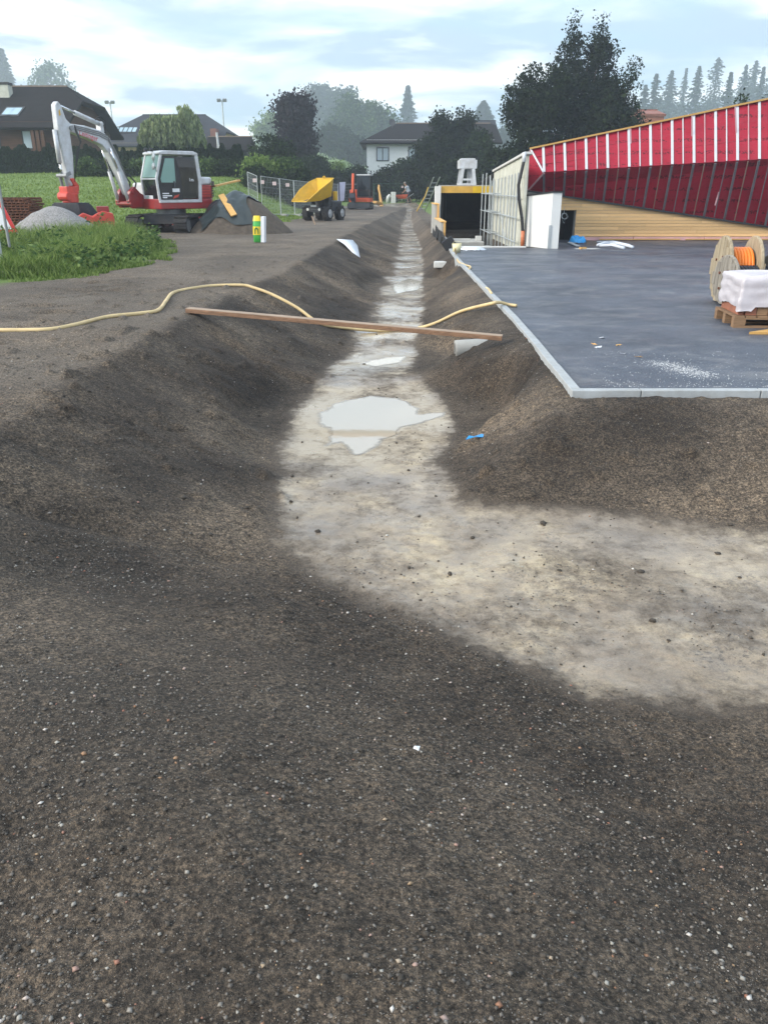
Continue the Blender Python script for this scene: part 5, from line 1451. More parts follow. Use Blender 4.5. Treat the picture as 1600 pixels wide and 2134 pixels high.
# red spare bucket behind the heap
rb = GR(214, 468)
sb = thing('spare_bucket', 'red narrow bucket lying behind the grey gravel heap', 'bucket', (P(208, 455, 25.6).x, 25.6, hz(-9.3, 25.6)), R(200))
q = MB().prism([(-.45, .1), (.15, .08), (.5, .3), (.62, .62), (.45, .72), (.2, .62), (-.1, .78), (-.4, .7)], -.3, .3)
q.build('shell', MT['redlight'], sb, bevel=.03)
MB().b2((-.3, -.2, .74), (.05, .2, .90)).build('coupling', MT['red'], sb, bevel=.02)
for k in range(4): MB().bar((.58, -.24 + .16 * k, .58), (.78, -.24 + .16 * k, .50), .07, .05).build('tooth', MT['steel'], sb)

# ---- yellow site dumper
dl = GR(664, 461)
du = thing('site_dumper', 'site dumper with raised yellow skip beside the mesh fence', 'dumper', (dl.x + .15, dl.y + 1.0, dl.z), math.atan2(-.88, -.40))
du.scale = (.9, .9, .9)
def wheel(parent, x, y, r, w_, s_, rim=MT['white']):
    t = MB()
    t.lathe([(r * .55, -w_ / 2), (r * .9, -w_ / 2), (r, -w_ * .32), (r, w_ * .32), (r * .9, w_ / 2), (r * .55, w_ / 2), (r * .55, -w_ / 2)], (x, y, r), (0, 1, 0), 22)
    for k in range(16):
        a = k / 16 * 6.283
        t.box((x + math.cos(a) * r, y + (.25 if k % 2 else -.25) * w_, r + math.sin(a) * r), (.05, w_ * .5, .06), Matrix.Rotation(-a, 3, 'Y'))
    o = t.build('wheel', MT['rubber'], parent)
    MB().lathe([(0, s_ * .10), (r * .2, s_ * .10), (r * .3, s_ * .02), (r * .56, s_ * .11), (r * .57, -s_ * .1)], (x, y + s_ * w_ * .2, r), (0, 1, 0), 18).build('rim', rim, o, True)
for x_ in (.62, -.75):
    for s_ in (-1, 1): wheel(du, x_, s_ * .58, .36, .32, s_)
d2 = MB(); d2.b2((.15, -.35, .42), (.95, .35, .68)); d2.b2((.85, -.42, .50), (1.02, .42, .62)); d2.build('front_chassis', MT['anthra'], du, bevel=.02)
MB().b2((-1.15, -.52, .45), (-.15, .52, .95)).build('rear_body', MT['anthra'], du, bevel=.05)
MB().prism([(-.20, .72), (.12, .72), (.05, 1.25), (-.2, 1.3)], -.42, .42).build('front_cowl', MT['anthra'], du, bevel=.04)
MB().b2((-.85, -.25, .96), (-.35, .25, 1.08)).b2((-.92, -.25, 1.0), (-.82, .25, 1.45)).build('seat', MT['black'], du, bevel=.03)
rp = MB().tube([(-1.0, -.45, .9), (-1.0, -.45, 2.05), (-1.0, .45, 2.05), (-1.0, .45, .9)], .035, 8); rp.build('roll_bar', MT['black'], du)
MB().tube([(-.25, 0, 1.2), (-.42, 0, 1.42)], .025, 6).lathe([(.15, -.015), (.17, 0), (.15, .015)], (-.43, 0, 1.43), (-.8, 0, 1), 16).build('steering_wheel', MT['black'], du)
MB().b2((-.55, .44, .98), (-.28, .60, 1.42)).build('yellow_canister', MT['yellow'], du, bevel=.03)
for s_ in (-1, 1):
    MB().bar((.35, s_ * .28, .66), (.55, s_ * .28, 1.12), .07, .10).bar((.85, s_ * .25, .66), (.45, s_ * .25, 1.10), .06, .08).build('lift_arm', MT['black'], du)
    MB().cyl((1.025, s_ * .34, .56), (1.04, s_ * .34, .56), .07, 12).build('headlight', MT['lamp'], du)
MB().b2((1.022, -.16, .68), (1.035, .16, .78)).build('number_plate', MT['signwhite'], du)
SK = rotm(R(-24), (.50, .0, 1.08)) @ Matrix.Rotation(R(15), 4, 'Y') @ Matrix.Diagonal((1.08, 1.06, .86, 1))
def skip_shell(k):
    hw = .72
    fl_ = [(-.42, 0), (.28, -.02), (1.12, .22)]        # floor line back to lip
    bt = (-.72, .88)
    s_ = MB(SK)
    vs = []
    for y_ in (-1, 1):
        vs += [(-.42, y_ * .52, .0), (.28, y_ * .56, -.02), (1.12, y_ * .60, .20), (.35, y_ * .80, .62), (-.30, y_ * .82, .84), (-.66, y_ * .66, .92)]
    fs = [(0, 6, 7, 1), (1, 7, 8, 2), (0, 5, 11, 6)]
    for b_ in (0, 6): fs += [(b_, b_ + 1, b_ + 3, b_ + 4), (b_ + 1, b_ + 2, b_ + 3), (b_, b_ + 4, b_ + 5)]
    return s_.add(vs, fs)
sk_o = skip_shell(0).build('skip', MT['yellow'], du, solid=.035)
MB(SK).tube([(-.66, .66, .93), (-.66, -.66, .93)], .035, 8).tube([(-.66, .66, .93), (-.30, .82, .85), (.35, .80, .63), (1.12, .60, .21)], .03, 8).tube([(-.66, -.66, .93), (-.30, -.82, .85), (.35, -.80, .63), (1.12, -.60, .21)], .03, 8).build('rim', MT['yellow'], sk_o, True)
MB(SK).lathe([(.05, -.02), (.09, -.02), (.09, .02), (.05, .02), (.05, -.02)], (-.62, 0, 1.0), (1, 0, 0), 14).build('lifting_eye', MT['yellow'], sk_o)
MB(SK).add([(-.1, -.3, .03), (.6, -.4, .06), (.9, 0, .16), (.5, .4, .08), (-.1, .3, .03), (.35, 0, .16)], [(0, 1, 5), (1, 2, 5), (2, 3, 5), (3, 4, 5), (4, 0, 5)]).build('soil_remains', MCLOD, sk_o)

# ---- orange mini excavator, facing the camera
ml = GR(743, 437)
mi = thing('mini_excavator', 'orange mini excavator with black cab in front of the dark hedge', 'excavator', (ml.x + .3, ml.y + 1.1, ml.z), R(262))
for s_ in (-1, 1): track(mi, I4, 1.9, .32, .46, s_ * .62, 22)
MB().b2((-.6, -.5, .2), (.6, .5, .46)).build('undercarriage', MT['anthra'], mi)
mb = MB(); mb.box((1.20, 0, .26), (.07, 1.6, .34)); mb.bar((.5, .3, .3), (1.18, .3, .25), .1, .1); mb.bar((.5, -.3, .3), (1.18, -.3, .25), .1, .1); mb.build('dozer_blade', MT['anthra'], mi, bevel=.01)
MB().prismz([(-.95, -.5), (-1.05, 0), (-.95, .5), (-.7, .78), (.6, .78), (.7, .6), (.7, -.6), (.6, -.78), (-.7, -.78)], .50, .80).build('lower_frame', MT['orange'], mi, bevel=.03)
MB().prismz([(-.95, -.5), (-1.05, 0), (-.95, .5), (-.7, .77), (-.35, .77), (-.35, -.2), (.4, -.2), (.4, -.77), (-.7, -.77)], .802, 1.35).build('engine_cover', MT['orange'], mi, bevel=.06)
mc = MB()
for x_ in (-.42, .62):
    for y_ in (-.16, .76): mc.bar((x_, y_, .8), (x_ - .06, y_, 2.28), .06, .06)
mc.b2((-.45, -.18, .79), (.64, .78, .86)); mc.build('cab_frame', MT['black'], mi)
MB().b2((-.52, -.22, 2.27), (.66, .82, 2.37)).build('cab_roof', MT['white'], mi, bevel=.03)
MB().face((.635, -.12, .88), (.635, .72, .88), (.575, .72, 2.24), (.575, -.12, 2.24)).build('windscreen', MT['darkglass'], mi)
MB().face((-.38, .775, .88), (.60, .775, .88), (.54, .775, 2.24), (-.40, .775, 2.24)).build('door', MT['darkglass'], mi)
MB().face((-.38, -.175, .88), (.60, -.175, .88), (.54, -.175, 2.24), (-.40, -.175, 2.24)).build('side_window', MT['darkglass'], mi)
MB().b2((-.43, -.1, .9), (-.41, .7, 2.24)).build('rear_window', MT['darkglass'], mi)
mby = -.42
MB().b2((.6, mby - .14, .42), (1.0, mby + .14, .78)).build('swing_post', MT['anthra'], mi, bevel=.02)
MB().prism([(.82, .72), (.98, .7), (1.12, 1.2), (1.02, 1.75), (.88, 2.35), (.76, 2.33), (.86, 1.7), (.92, 1.25)], mby - .09, mby + .09).build('boom', MT['orange'], mi, bevel=.02)
MB().prism([(.74, 2.40), (.90, 2.42), (1.10, 1.9), (1.22, 1.15), (1.13, 1.1), (.98, 1.8)], mby - .075, mby + .075).build('stick', MT['orange'], mi, bevel=.02)
MB().cyl((1.02, mby + .13, .85), (1.16, mby + .12, 1.35), .04, 8).build('boom_cylinder', MT['black'], mi)
MB().prism([(1.05, 1.12), (1.32, 1.1), (1.4, .8), (1.2, .6), (1.0, .7)], mby - .2, mby + .2).build('bucket', MT['darksteel'], mi, bevel=.02)

# ================================================================== THINGS ON SITE
def gpt(px, py, up=0.0):
    p = GR(px, py); p.z += up; return p
def heap(name, label, cat, cx, cy, rx, ry, h_, mat, rot=0, seed=1, power=1.1, amp=.12, n=64, sub=None):
    o = thing(name, label, cat, (cx, cy, 0))
    u = np.linspace(-1.25, 1.25, n)
    U, V = np.meshgrid(u, u)
    r = np.hypot(U, V)
    pr = np.clip(1 - r ** power * (1 + .18 * fbm(U, V, 1.2, 3, seed)), -.3, 1)
    x = U * rx * math.cos(rot) - V * ry * math.sin(rot); y = U * rx * math.sin(rot) + V * ry * math.cos(rot)
    base = height(x + cx, y + cy, False)
    z = base - .06 + pr * h_ + np.where(pr > 0, amp * fbm(x, y, 2.2, 4, seed + 3) * np.clip(pr * 3, 0, 1), 0) + .02 * vn(x * 9, y * 9, seed + 5)
    idx = np.arange(n * n).reshape(n, n)
    f = np.stack([idx[:-1, :-1], idx[:-1, 1:], idx[1:, 1:], idx[1:, :-1]], -1).reshape(-1, 4)
    npmesh('pile', np.stack([x, y, z], -1).reshape(-1, 3), f, mat, o, True)
    return o, (lambda px_, py_: None)
MGRAV = M('grey_gravel', (.235, .225, .22), .9, .55, 30, 1.0, 40)
MSOIL = M('brown_soil_heap', (.095, .074, .056), .95, .3, 8, .8, 30, dirt=(.05, .04, .03), dirt_amt=.4)
gc = P(122, 470, 23.6)
heap('gravel_heap', 'low heap of grey gravel behind the rank grass', 'gravel heap', gc.x - .1, 23.6, 1.75, 1.3, 1.02, MGRAV, 0, 4, 1.5, .06)
sl = GR(500, 492)
HX, HY, HR, HRY, HHT = P(497, 480, 29.0).x, 29.0, 1.80, 1.6, 1.34
heap('soil_heap', 'cone of brown soil under a dark tarpaulin beside the excavator', 'soil heap', HX, HY, HR, HRY, HHT, MSOIL, 0, 9, 1.45, .12)
def heap_z(x, y):
    U, V = (x - HX) / HR, (y - HY) / HRY
    r = np.hypot(U, V)
    pr = np.clip(1 - r ** 1.45 * (1 + .18 * fbm(U, V, 1.2, 3, 9)), -.3, 1)
    return height(x, y, False) - .06 + pr * HHT + np.where(pr > 0, .12 * fbm(x - HX, y - HY, 2.2, 4, 12) * np.clip(pr * 3, 0, 1), 0)
# tarpaulin lying over the heap
n = 40
u = np.linspace(-1, 1, n); U, V = np.meshgrid(u, u)
tx_ = HX - .28 + U * (.90 + .1 * np.sin(V * 3)) + .12 * np.sin(V * 5); ty_ = HY - .15 + V * (1.05 + .1 * np.sin(U * 4))
tz = heap_z(tx_, ty_) + .05 + .035 * np.abs(fbm(tx_, ty_, 2.5, 3, 44)) + .02 * np.sin(U * 9 + V * 4)
idx = np.arange(n * n).reshape(n, n)
f = np.stack([idx[:-1, :-1], idx[:-1, 1:], idx[1:, 1:], idx[1:, :-1]], -1).reshape(-1, 4)
tp_o = npmesh('tarpaulin', np.stack([tx_, ty_, tz], -1).reshape(-1, 3), f, MT['tarp'], None, True)
tag(tp_o, 'dark green tarpaulin draped over the top of the soil heap', 'tarpaulin')
def hp(px, py, up=.05):
    a = ray(px, py); t = np.linspace(20, 34, 3000)
    X, Y, Z = a[0] * t, a[1] * t, EYE + a[2] * t
    hh_ = heap_z(X, Y) + up
    i = int(np.argmax(Z < hh_)); return Vector((X[i], Y[i], hh_[i]))
a, b_ = hp(461, 406, .20), hp(488, 449, .16)
tag(MB().bar(a, b_, .20, .04, (0, -.6, .8)).build('plank', MT['plankyel']), 'yellowish plank lying down the front of the tarpaulin', 'plank')
tag(MB().bar(P(446, 388, 29.6), P(498, 376, 30.4), .20, .05).build('plank', MT['plankyel']), 'plank sticking out behind the top of the soil heap', 'plank')

# green and yellow sack with white board
p = gpt(538, 505)
bag = thing('sack', 'green and yellow printed sack leaning on a white board, standing on the bare soil', 'sack', p, R(-8))
pf = [(-.13, 0), (.11, 0), (.115, .25), (.10, .52), (.12, .62), (.05, .72), (-.08, .70), (-.14, .55), (-.12, .3)]
sbg = MB()
vs, ny_ = [], 9
for z_, wv, dp in ((0, .10, .05), (.02, .115, .075), (.2, .12, .09), (.42, .115, .085), (.56, .11, .06), (.64, .10, .04), (.70, .085, .02)):
    for k in range(14):
        a_ = k / 14 * 6.283
        vs.append((wv * math.copysign(abs(math.cos(a_)) ** .6, math.cos(a_)), dp * math.copysign(abs(math.sin(a_)) ** .7, math.sin(a_)), z_))
fs = [(r_ * 14 + k, r_ * 14 + (k + 1) % 14, (r_ + 1) * 14 + (k + 1) % 14, (r_ + 1) * 14 + k) for r_ in range(6) for k in range(14)] + [tuple(range(84, 98))]
sbg.add(vs, fs).build('body', MT['greenbag'], bag, True)
vs2 = [(x * 1.03, y * 1.06, z) for x, y, z in vs]
for lo, hi, nm in ((.60, .70, 'top_band'), (.20, .42, 'label_band')):
    rows = {'top_band': (4, 5, 6), 'label_band': (2, 3)}[nm]
    m_ = MB(); vv = [(vs[r_ * 14 + k][0] * 1.03, vs[r_ * 14 + k][1] * 1.06, vs[r_ * 14 + k][2] + (.003 if nm == 'top_band' else 0)) for r_ in rows for k in range(14)]
    m_.add(vv, [(i * 14 + k, i * 14 + (k + 1) % 14, (i + 1) * 14 + (k + 1) % 14, (i + 1) * 14 + k) for i in range(len(rows) - 1) for k in range(14)]).build(nm, MT['yellowbag'], bag, True)
MB().prism([(-.06, .225), (-.035, .225), (-.03, .33), (.0, .365), (.03, .33), (.035, .225), (.06, .225), (.055, .36), (.0, .405), (-.055, .36)], -.1005, -.094).build('sack_print', M('dark_green_print', (.02, .14, .03), .5), bag)
MB().box((.165, .04, .34), (.10, .20, .68), Matrix.Rotation(R(3), 3, 'Y')).build('white_board', MT['signwhite'], bag, bevel=.005)

# mesh fence panels
MMESH = MT['galv']
def fence(label, ax, bx, Ya, Yb, ht=1.75, green=False, tags=(), zoff=0.0):
    A, B = P(ax, 400, Ya), P(bx, 400, Yb)
    za, zb_ = hz(A.x, Ya) - .05 + zoff, hz(B.x, Yb) - .05 + zoff
    A = Vector((A.x, Ya, za)); B = Vector((B.x, Yb, zb_))
    o = thing('mesh_fence', label, 'fence', lerp(A, B, .5), group='site fence panels')
    o.location = lerp(A, B, .5)
    mt_ = M('green_tube', (.04, .10, .07), .5) if green else MMESH
    Z = Vector((0, 0, ht))
    for p_ in (A, B): W(o).tube([p_, p_ + Z], .017, 6).build('post', mt_, o)
    for q_ in (.06, 1.0): W(o).tube([A + Z * q_, B + Z * q_], .013, 6).build('rail', mt_, o)
    ms_ = W(o); ln = (B - A).length
    for k in range(1, int(ln / .16)):
        c0 = lerp(A, B, k * .16 / ln); ms_.bar(c0 + Z * .06, c0 + Z, .006, .006)
    for k in range(1, 7): ms_.bar(A + Z * (.06 + k * .135), B + Z * (.06 + k * .135), .006, .006)
    ms_.build('wire_mesh', mt_, o)
    d = (B - A).normalized()
    for p_ in (A, B): W(o).bar(p_ - Vector((-d.y, d.x, 0)) * .35 + Vector((0, 0, .06)), p_ + Vector((-d.y, d.x, 0)) * .35 + Vector((0, 0, .06)), .2, .12).build('concrete_foot', MT['concrete'], o)
    for t_ in tags:
        c0 = lerp(A, B, t_); W(o).box(c0 + Z * .86 - Vector((-d.y, d.x, 0)) * .03 * (1 if d.x < 0 else -1), (.18, .02, .16)).build('tag', M('tag_pink', (.65, .5, .5), .6), o)
fence('mesh fence panel nearest the soil heap', 518, 537, 41.5, 39.5, tags=(.7,))
fence('mesh fence panel second from the soil heap', 545, 583, 40.2, 42.2, tags=(.1, .75))
fence('mesh fence panel left of the dumper skip', 584, 612, 42.4, 44.4, tags=(.6,))
fence('mesh fence panel partly behind the yellow skip', 613, 655, 44.6, 50, tags=())
fence('mesh fence panel between the dumper and the banner', 662, 704, 55, 64, tags=(.6,))
fence('mesh fence panel carrying the grey banner', 704.5, 757, 64.2, 66, tags=())
fence('green mesh fence panel right of the mini excavator', 780, 845, 70, 72, green=True, tags=(.9,))
fence('green mesh fence panel hidden partly by the mini excavator', 756, 779, 66.2, 69.8, green=True)
Bn = [P(705, 380, 64.0), P(720, 379, 64.2), P(717, 418, 63.9), P(703, 422, 63.6)]
tag(MB().face(*Bn).build('banner', M('lavender_banner', (.50, .53, .68), .6, .12, 2), solid=.01), 'pale lavender banner hanging on the far mesh fence', 'banner')

# far site: person, barrow, pillar, ladder ...
def person(px, py, Y):
    b = P(px, py, Y); b.z = hz(b.x, Y)
    o = thing('person', 'person in pale shirt and dark shorts bending over a wheelbarrow', 'person', b, R(175))
    J = {'pel': (0, 0, .92), 'chest': (.20, 0, 1.28), 'neck': (.30, 0, 1.48), 'head0': (.36, 0, 1.58), 'head1': (.42, 0, 1.70),
         'lsh': (.24, .19, 1.40), 'lel': (.34, .23, 1.12), 'lwr': (.52, .22, .92), 'lha': (.60, .22, .86),
         'rsh': (.24, -.19, 1.40), 'rel': (.34, -.23, 1.12), 'rwr': (.52, -.22, .92), 'rha': (.60, -.22, .86),
         'lhip': (.0, .10, .88), 'lkn': (.16, .11, .48), 'lan': (.05, .11, .09), 'lto': (.22, .12, .04),
         'rhip': (.0, -.10, .88), 'rkn': (-.02, -.11, .47), 'ran': (-.22, -.11, .10), 'rto': (-.06, -.12, .04)}
    Rd = dict(pel=.15, chest=.17, neck=.065, head0=.09, head1=.10, lsh=.075, lel=.05, lwr=.035, lha=.04, lhip=.10, lkn=.065, lan=.042, lto=.04)
    E_ = [('pel', 'chest'), ('chest', 'neck'), ('neck', 'head0'), ('head0', 'head1'), ('chest', 'lsh'), ('lsh', 'lel'), ('lel', 'lwr'), ('lwr', 'lha'), ('chest', 'rsh'), ('rsh', 'rel'), ('rel', 'rwr'), ('rwr', 'rha'),
          ('pel', 'lhip'), ('lhip', 'lkn'), ('lkn', 'lan'), ('lan', 'lto'), ('pel', 'rhip'), ('rhip', 'rkn'), ('rkn', 'ran'), ('ran', 'rto')]
    def skin(name, keys, edges, mat, grow, root):
        ks = list(keys); me = bpy.data.meshes.new(name)
        me.from_pydata([J[k] for k in ks], [(ks.index(a), ks.index(b__)) for a, b__ in edges], [])
        ob = bpy.data.objects.new(name, me); link(ob, o); me.materials.append(mat)
        md = ob.modifiers.new('skin', 'SKIN'); md.use_smooth_shade = True
        if not me.skin_vertices: me.attributes.new if False else None
        for k, sv in zip(ks, me.skin_vertices[0].data if me.skin_vertices else []):
            r_ = Rd.get(k, Rd.get('l' + k[1:], .06)) + grow; sv.radius = (r_, r_); sv.use_root = k == root
        s2 = ob.modifiers.new('sub', 'SUBSURF'); s2.levels = 1; s2.render_levels = 2
        return ob
    return o, J, E_, skin, Rd
pp, J, E_, skin, Rd = person(852, 428, 79)
def limb_body():
    body = MB(); T = lambda ks, rs, n=10: body.tube([J[k] for k in ks], rs, n)
    return body
try:
    full = skin('body', J.keys(), E_, MT['skin'], 0.0, 'pel')
    ok_skin = len(full.data.skin_vertices) > 0
except Exception:
    ok_skin = False
if True:
    MB().tube([(-.02, 0, .86), (.02, 0, .95), (.14, 0, 1.15), (.24, 0, 1.36), (.29, 0, 1.46)], [.175, .175, .195, .20, .10], 14).tube([J['lsh'], (.30, .225, 1.24)], [.10, .085], 10).tube([J['rsh'], (.30, -.225, 1.24)], [.10, .085], 10).build('shirt', MT['shirt'], pp, True)
    MB().tube([(.02, 0, .98), (0, 0, .86)], [.18, .185], 14).tube([J['lhip'], (.14, .11, .52)], [.125, .095], 10).tube([J['rhip'], (-.01, -.11, .52)], [.125, .095], 10).build('shorts', MT['shorts'], pp, True)
    hd = MB(); hd.lathe([(.001, -.12), (.06, -.10), (.095, -.03), (.105, .04), (.085, .10), (.03, .135), (.001, .14)], (.41, 0, 1.66), (.25, 0, 1), 14); hd.box((.52, 0, 1.64), (.03, .03, .04)); hd.build('head', MT['skin'], pp, True)
    MB().lathe([(.112, .02), (.112, .06), (.092, .115), (.035, .15), (.001, .155)], (.395, 0, 1.665), (.15, 0, 1), 14).build('hair', M('grey_hair', (.30, .28, .26), .9), pp, True)
    for s_ in (-1, 1):
        for k in range(5):
            MB().tube([(.58, s_ * (.19 + .02 * k), .88), (.65, s_ * (.19 + .02 * k), .85), (.66, s_ * (.19 + .02 * k), .81)], .010, 5).build('finger', MT['skin'], pp, True)
        MB().box((J['lto'] if s_ > 0 else J['rto']), (.26, .10, .08)).build('shoe', MT['black'], pp, bevel=.03)
b = P(838, 425, 79); b.z = hz(b.x, 79)
wb = thing('wheelbarrow', 'orange wheelbarrow in front of the bending person', 'wheelbarrow', b, R(180))
MB().add([(-.35, -.28, .38), (-.35, .28, .38), (.35, .22, .34), (.35, -.22, .34), (-.5, -.36, .72), (-.5, .36, .72), (.72, .34, .66), (.72, -.34, .66)], [(0, 1, 2, 3), (0, 4, 5, 1), (1, 5, 6, 2), (2, 6, 7, 3), (3, 7, 4, 0)]).build('tray', MT['orange'], wb, solid=.02)
MB().tube([(-1.05, .26, .80), (-.3, .22, .36), (.55, .06, .22)], .02, 6).tube([(-1.05, -.26, .80), (-.3, -.22, .36), (.55, -.06, .22)], .02, 6).tube([(-.4, .22, .36), (-.5, .24, .0)], .018, 6).tube([(-.4, -.22, .36), (-.5, -.24, .0)], .018, 6).build('frame', MT['galv'], wb)
MB().lathe([(.11, -.04), (.19, -.04), (.2, 0), (.19, .04), (.11, .04), (.11, -.04)], (.58, 0, .2), (0, 1, 0), 18).cyl((.58, -.06, .2), (.58, .06, .2), .11, 12).build('wheel', MT['rubber'], wb)
a = P(820, 429, 78.5); b_ = P(820, 400, 78.5)
pz = hz(a.x, 78.5)
pil = thing('white_pillar', 'white box pillar standing at the end of the swale', 'pillar', (a.x, 78.5, pz))
MB().b2((-.25, -.2, 0), (.2, .2, b_.z - pz)).build('shaft', MT['plaster'], pil, bevel=.02)
MB().tube([(-.55, -.05, 0), (-.5, -.05, .5), (-.3, -.05, .68)], [.17, .17, .15], 10).build('round_pipe', MT['plaster'], pil, True)
for lab, pts in (('wooden prop leaning left by the green fence', (P(789, 386, 71), P(793, 424, 69))), ('wooden prop leaning right by the green fence', (P(788, 390, 70.6), P(797, 420, 69.4)))):
    p0, p1 = pts; p1.z = hz(p1.x, p1.y)
    tag(MB().bar(p0, p1, .12, .10).build('timber_prop', MT['plankyel']), lab, 'timber')
tag(MB().bar(P(780, 421, 68), P(793, 425, 68.5), .5, .18).build('timber_stack', MT['plankyel'], bevel=.02), 'pale timber pile at the foot of the wooden props', 'timber')
tag(MB().bar(G(800, 428, .05), G(900, 432, .05), .18, .06).build('long_board', MT['plankyel']), 'long pale board lying across the far end of the swale', 'board')
l0, l1 = P(910, 369, 49), GR(879, 441)
ld = thing('ladder', 'aluminium ladder leaning against the white garage post', 'ladder', l1)
sd = Vector((.36, .10, 0))
for s_ in (-.5, .5): W(ld).bar(l1 + sd * s_, l0 + sd * s_, .05, .03).build('stile', MT['galv'], ld)
for k in range(1, 9):
    c0 = lerp(l1, l0, k / 9.3); W(ld).cyl(c0 - sd * .5, c0 + sd * .5, .016, 6).build('rung', MT['galv'], ld)
pts = [P(892, 390, 60), P(886, 408, 60), P(878, 422, 60), P(868, 430, 60)]
pts[-1].z = hz(pts[-1].x, 60) + .03
ysq = []
for a, b_ in zip(pts[:-1], pts[1:]):
    for k in range(4): ysq.append(lerp(a, b_, k / 4))
tag(MB().tube(ysq + [pts[-1]], .035, 6).build('yellow_hose', MT['yellow'], smooth=True), 'yellow hose hanging down behind the ladder', 'hose')

# swale: hose, plank, pipe, scraps
def hosepts(lst, up=.025):
    out = []
    for px_, py_ in lst: out.append(gpt(px_, py_, up))
    return out
def smooth_path(pts, sub=6):
    pts = [Vector(p_) for p_ in pts]; out = []
    for i in range(len(pts) - 1):
        p0, p1, p2, p3 = pts[max(i - 1, 0)], pts[i], pts[i + 1], pts[min(i + 2, len(pts) - 1)]
        for k in range(sub):
            t = k / sub
            out.append(.5 * ((2 * p1) + (p2 - p0) * t + (2 * p0 - 5 * p1 + 4 * p2 - p3) * t * t + (3 * p1 - p0 - 3 * p2 + p3) * t ** 3))
    return out + [pts[-1]]
hl = hosepts([(-60, 690), (0, 692), (60, 692), (110, 690), (160, 680), (225, 664), (290, 657), (330, 650), (347, 630), (362, 613), (400, 604), (450, 598), (505, 597), (528, 602)], .02)
hr = [gpt(715, 686, .02), gpt(790, 692, .02), gpt(860, 688, .02)]
hr2 = [gpt(905, 678, .03), gpt(960, 656, .05)]
end = [G(1022, 633, .075), G(1040, 630, .07), G(1060, 635, .028), G(1076, 637, .022)]
sus = [lerp(hl[-1], gpt(660, 672, .02), t) + Vector((0, 0, .06 * math.sin(t * 3.14))) for t in (.3, .7)]
path = smooth_path(hl + sus + [gpt(665, 676, .02)] + hr + hr2 + end, 6)
tag(MB().tube(path, .024, 8).build('cream_hose', MT['hose'], smooth=True), 'cream hose snaking across the bare soil and over the swale onto the asphalt', 'hose')
kp = [G(950, 530, .02), G(955, 545, .02), G(968, 552, .02), G(980, 556, .02), G(976, 562, .02)]
tag(MB().tube(smooth_path([G(948, 518, .3)] + kp, 5), .022, 6).build('cream_hose', MT['hose'], smooth=True), 'cream hose end lying by the kerb near the pit corner', 'hose')
tag(MB().tube(smooth_path([G(1012, 600, .02), G(1018, 603, .03), G(1024, 612, .03)], 5), .02, 6).build('cream_hose', MT['hose'], smooth=True), 'short cream hose piece peeping over the kerb', 'hose')
a, b_ = gpt(392, 655, .05), G(1046, 704, .0)
pk = thing('long_plank', 'long reddish plank bridging the swale', 'plank', a)
W(pk).bar(a, b_, .13, .048).build('board', MT['plankside'], pk, bevel=.004)
W(pk).bar(a + Vector((0, .004, .027)), b_ + Vector((0, .004, .027)), .120, .004).build('worn_top', MT['plankold'], pk)
pc = GR(947, 741) + Vector((0, 0, .075))
pi_ = thing('concrete_pipe', 'grey concrete pipe end sticking out of the bank under the plank', 'pipe', pc)
ax = Vector((1, .02, .06)).normalized()
W(pi_).lathe([(.080, .0), (.108, .0), (.112, .03), (.112, .8), (.080, .8), (.080, .0)], pc, ax, 24).build('barrel', MT['concrete'], pi_, True)
p = gpt(993, 916, .012)
sb_ = MB()
vs = [p + Vector((x * .1, y * .1, z * .1)) for x, y, z in ((-1.0, -.5, 0), (-.2, -.35, .22), (.7, -.1, .1), (1.0, .35, .05), (.5, .55, .2), (-.3, .2, .05), (-.7, -.1, .25))]
sb_.add(vs, [(0, 1, 6), (1, 5, 6), (1, 2, 4), (1, 4, 5), (2, 3, 4)])
tag(sb_.build('plastic_scrap', MT['blue'], solid=.004), 'crumpled scrap of blue plastic on the bank', 'litter')
fp = [gpt(702, 503, .06), gpt(735, 504, .05), gpt(745, 516, .05), gpt(750, 539, .03), gpt(733, 529, .05), gpt(718, 514, .06)]
c0 = sum(fp, Vector()) / 6 + Vector((0, 0, .05))
tag(MB().add(fp + [c0], [(0, 5, 6), (5, 4, 6), (4, 3, 6), (3, 2, 6), (2, 1, 6), (1, 0, 6)]).build('fleece_sheet', MT['fleece'], solid=.01, smooth=True), 'white fleece sheet spread over the left crest of the swale', 'fleece')
p = gpt(921, 554, .02)
tag(MB().prismz([(p.x - .22, p.y - .10), (p.x + .1, p.y - .12), (p.x + .25, p.y), (p.x + .15, p.y + .14), (p.x - .2, p.y + .12)], p.z - .08, p.z + .07).build('stone_slab', MT['concretel'], bevel=.02), 'small pale stone slab in the right bank of the swale', 'stone')
p = gpt(866, 1563, .004)
tag(MB().add([p + Vector(q) for q in ((-.014, -.006, 0), (.010, -.012, .002), (.016, .008, .006), (-.004, .012, .004), (0, 0, .012))], [(0, 1, 4), (1, 2, 4), (2, 3, 4), (3, 0, 4)]).build('paper_scrap', MT['signwhite']), 'tiny white paper scrap on the soil in front', 'litter')
p = gpt(657, 468)
tag(MB().bar(p, p + Vector((-.14, 0, .34)), .05, .05).build('marker_stake', MT['plankold']), 'short wooden stake leaning in the soil before the dumper', 'stake')

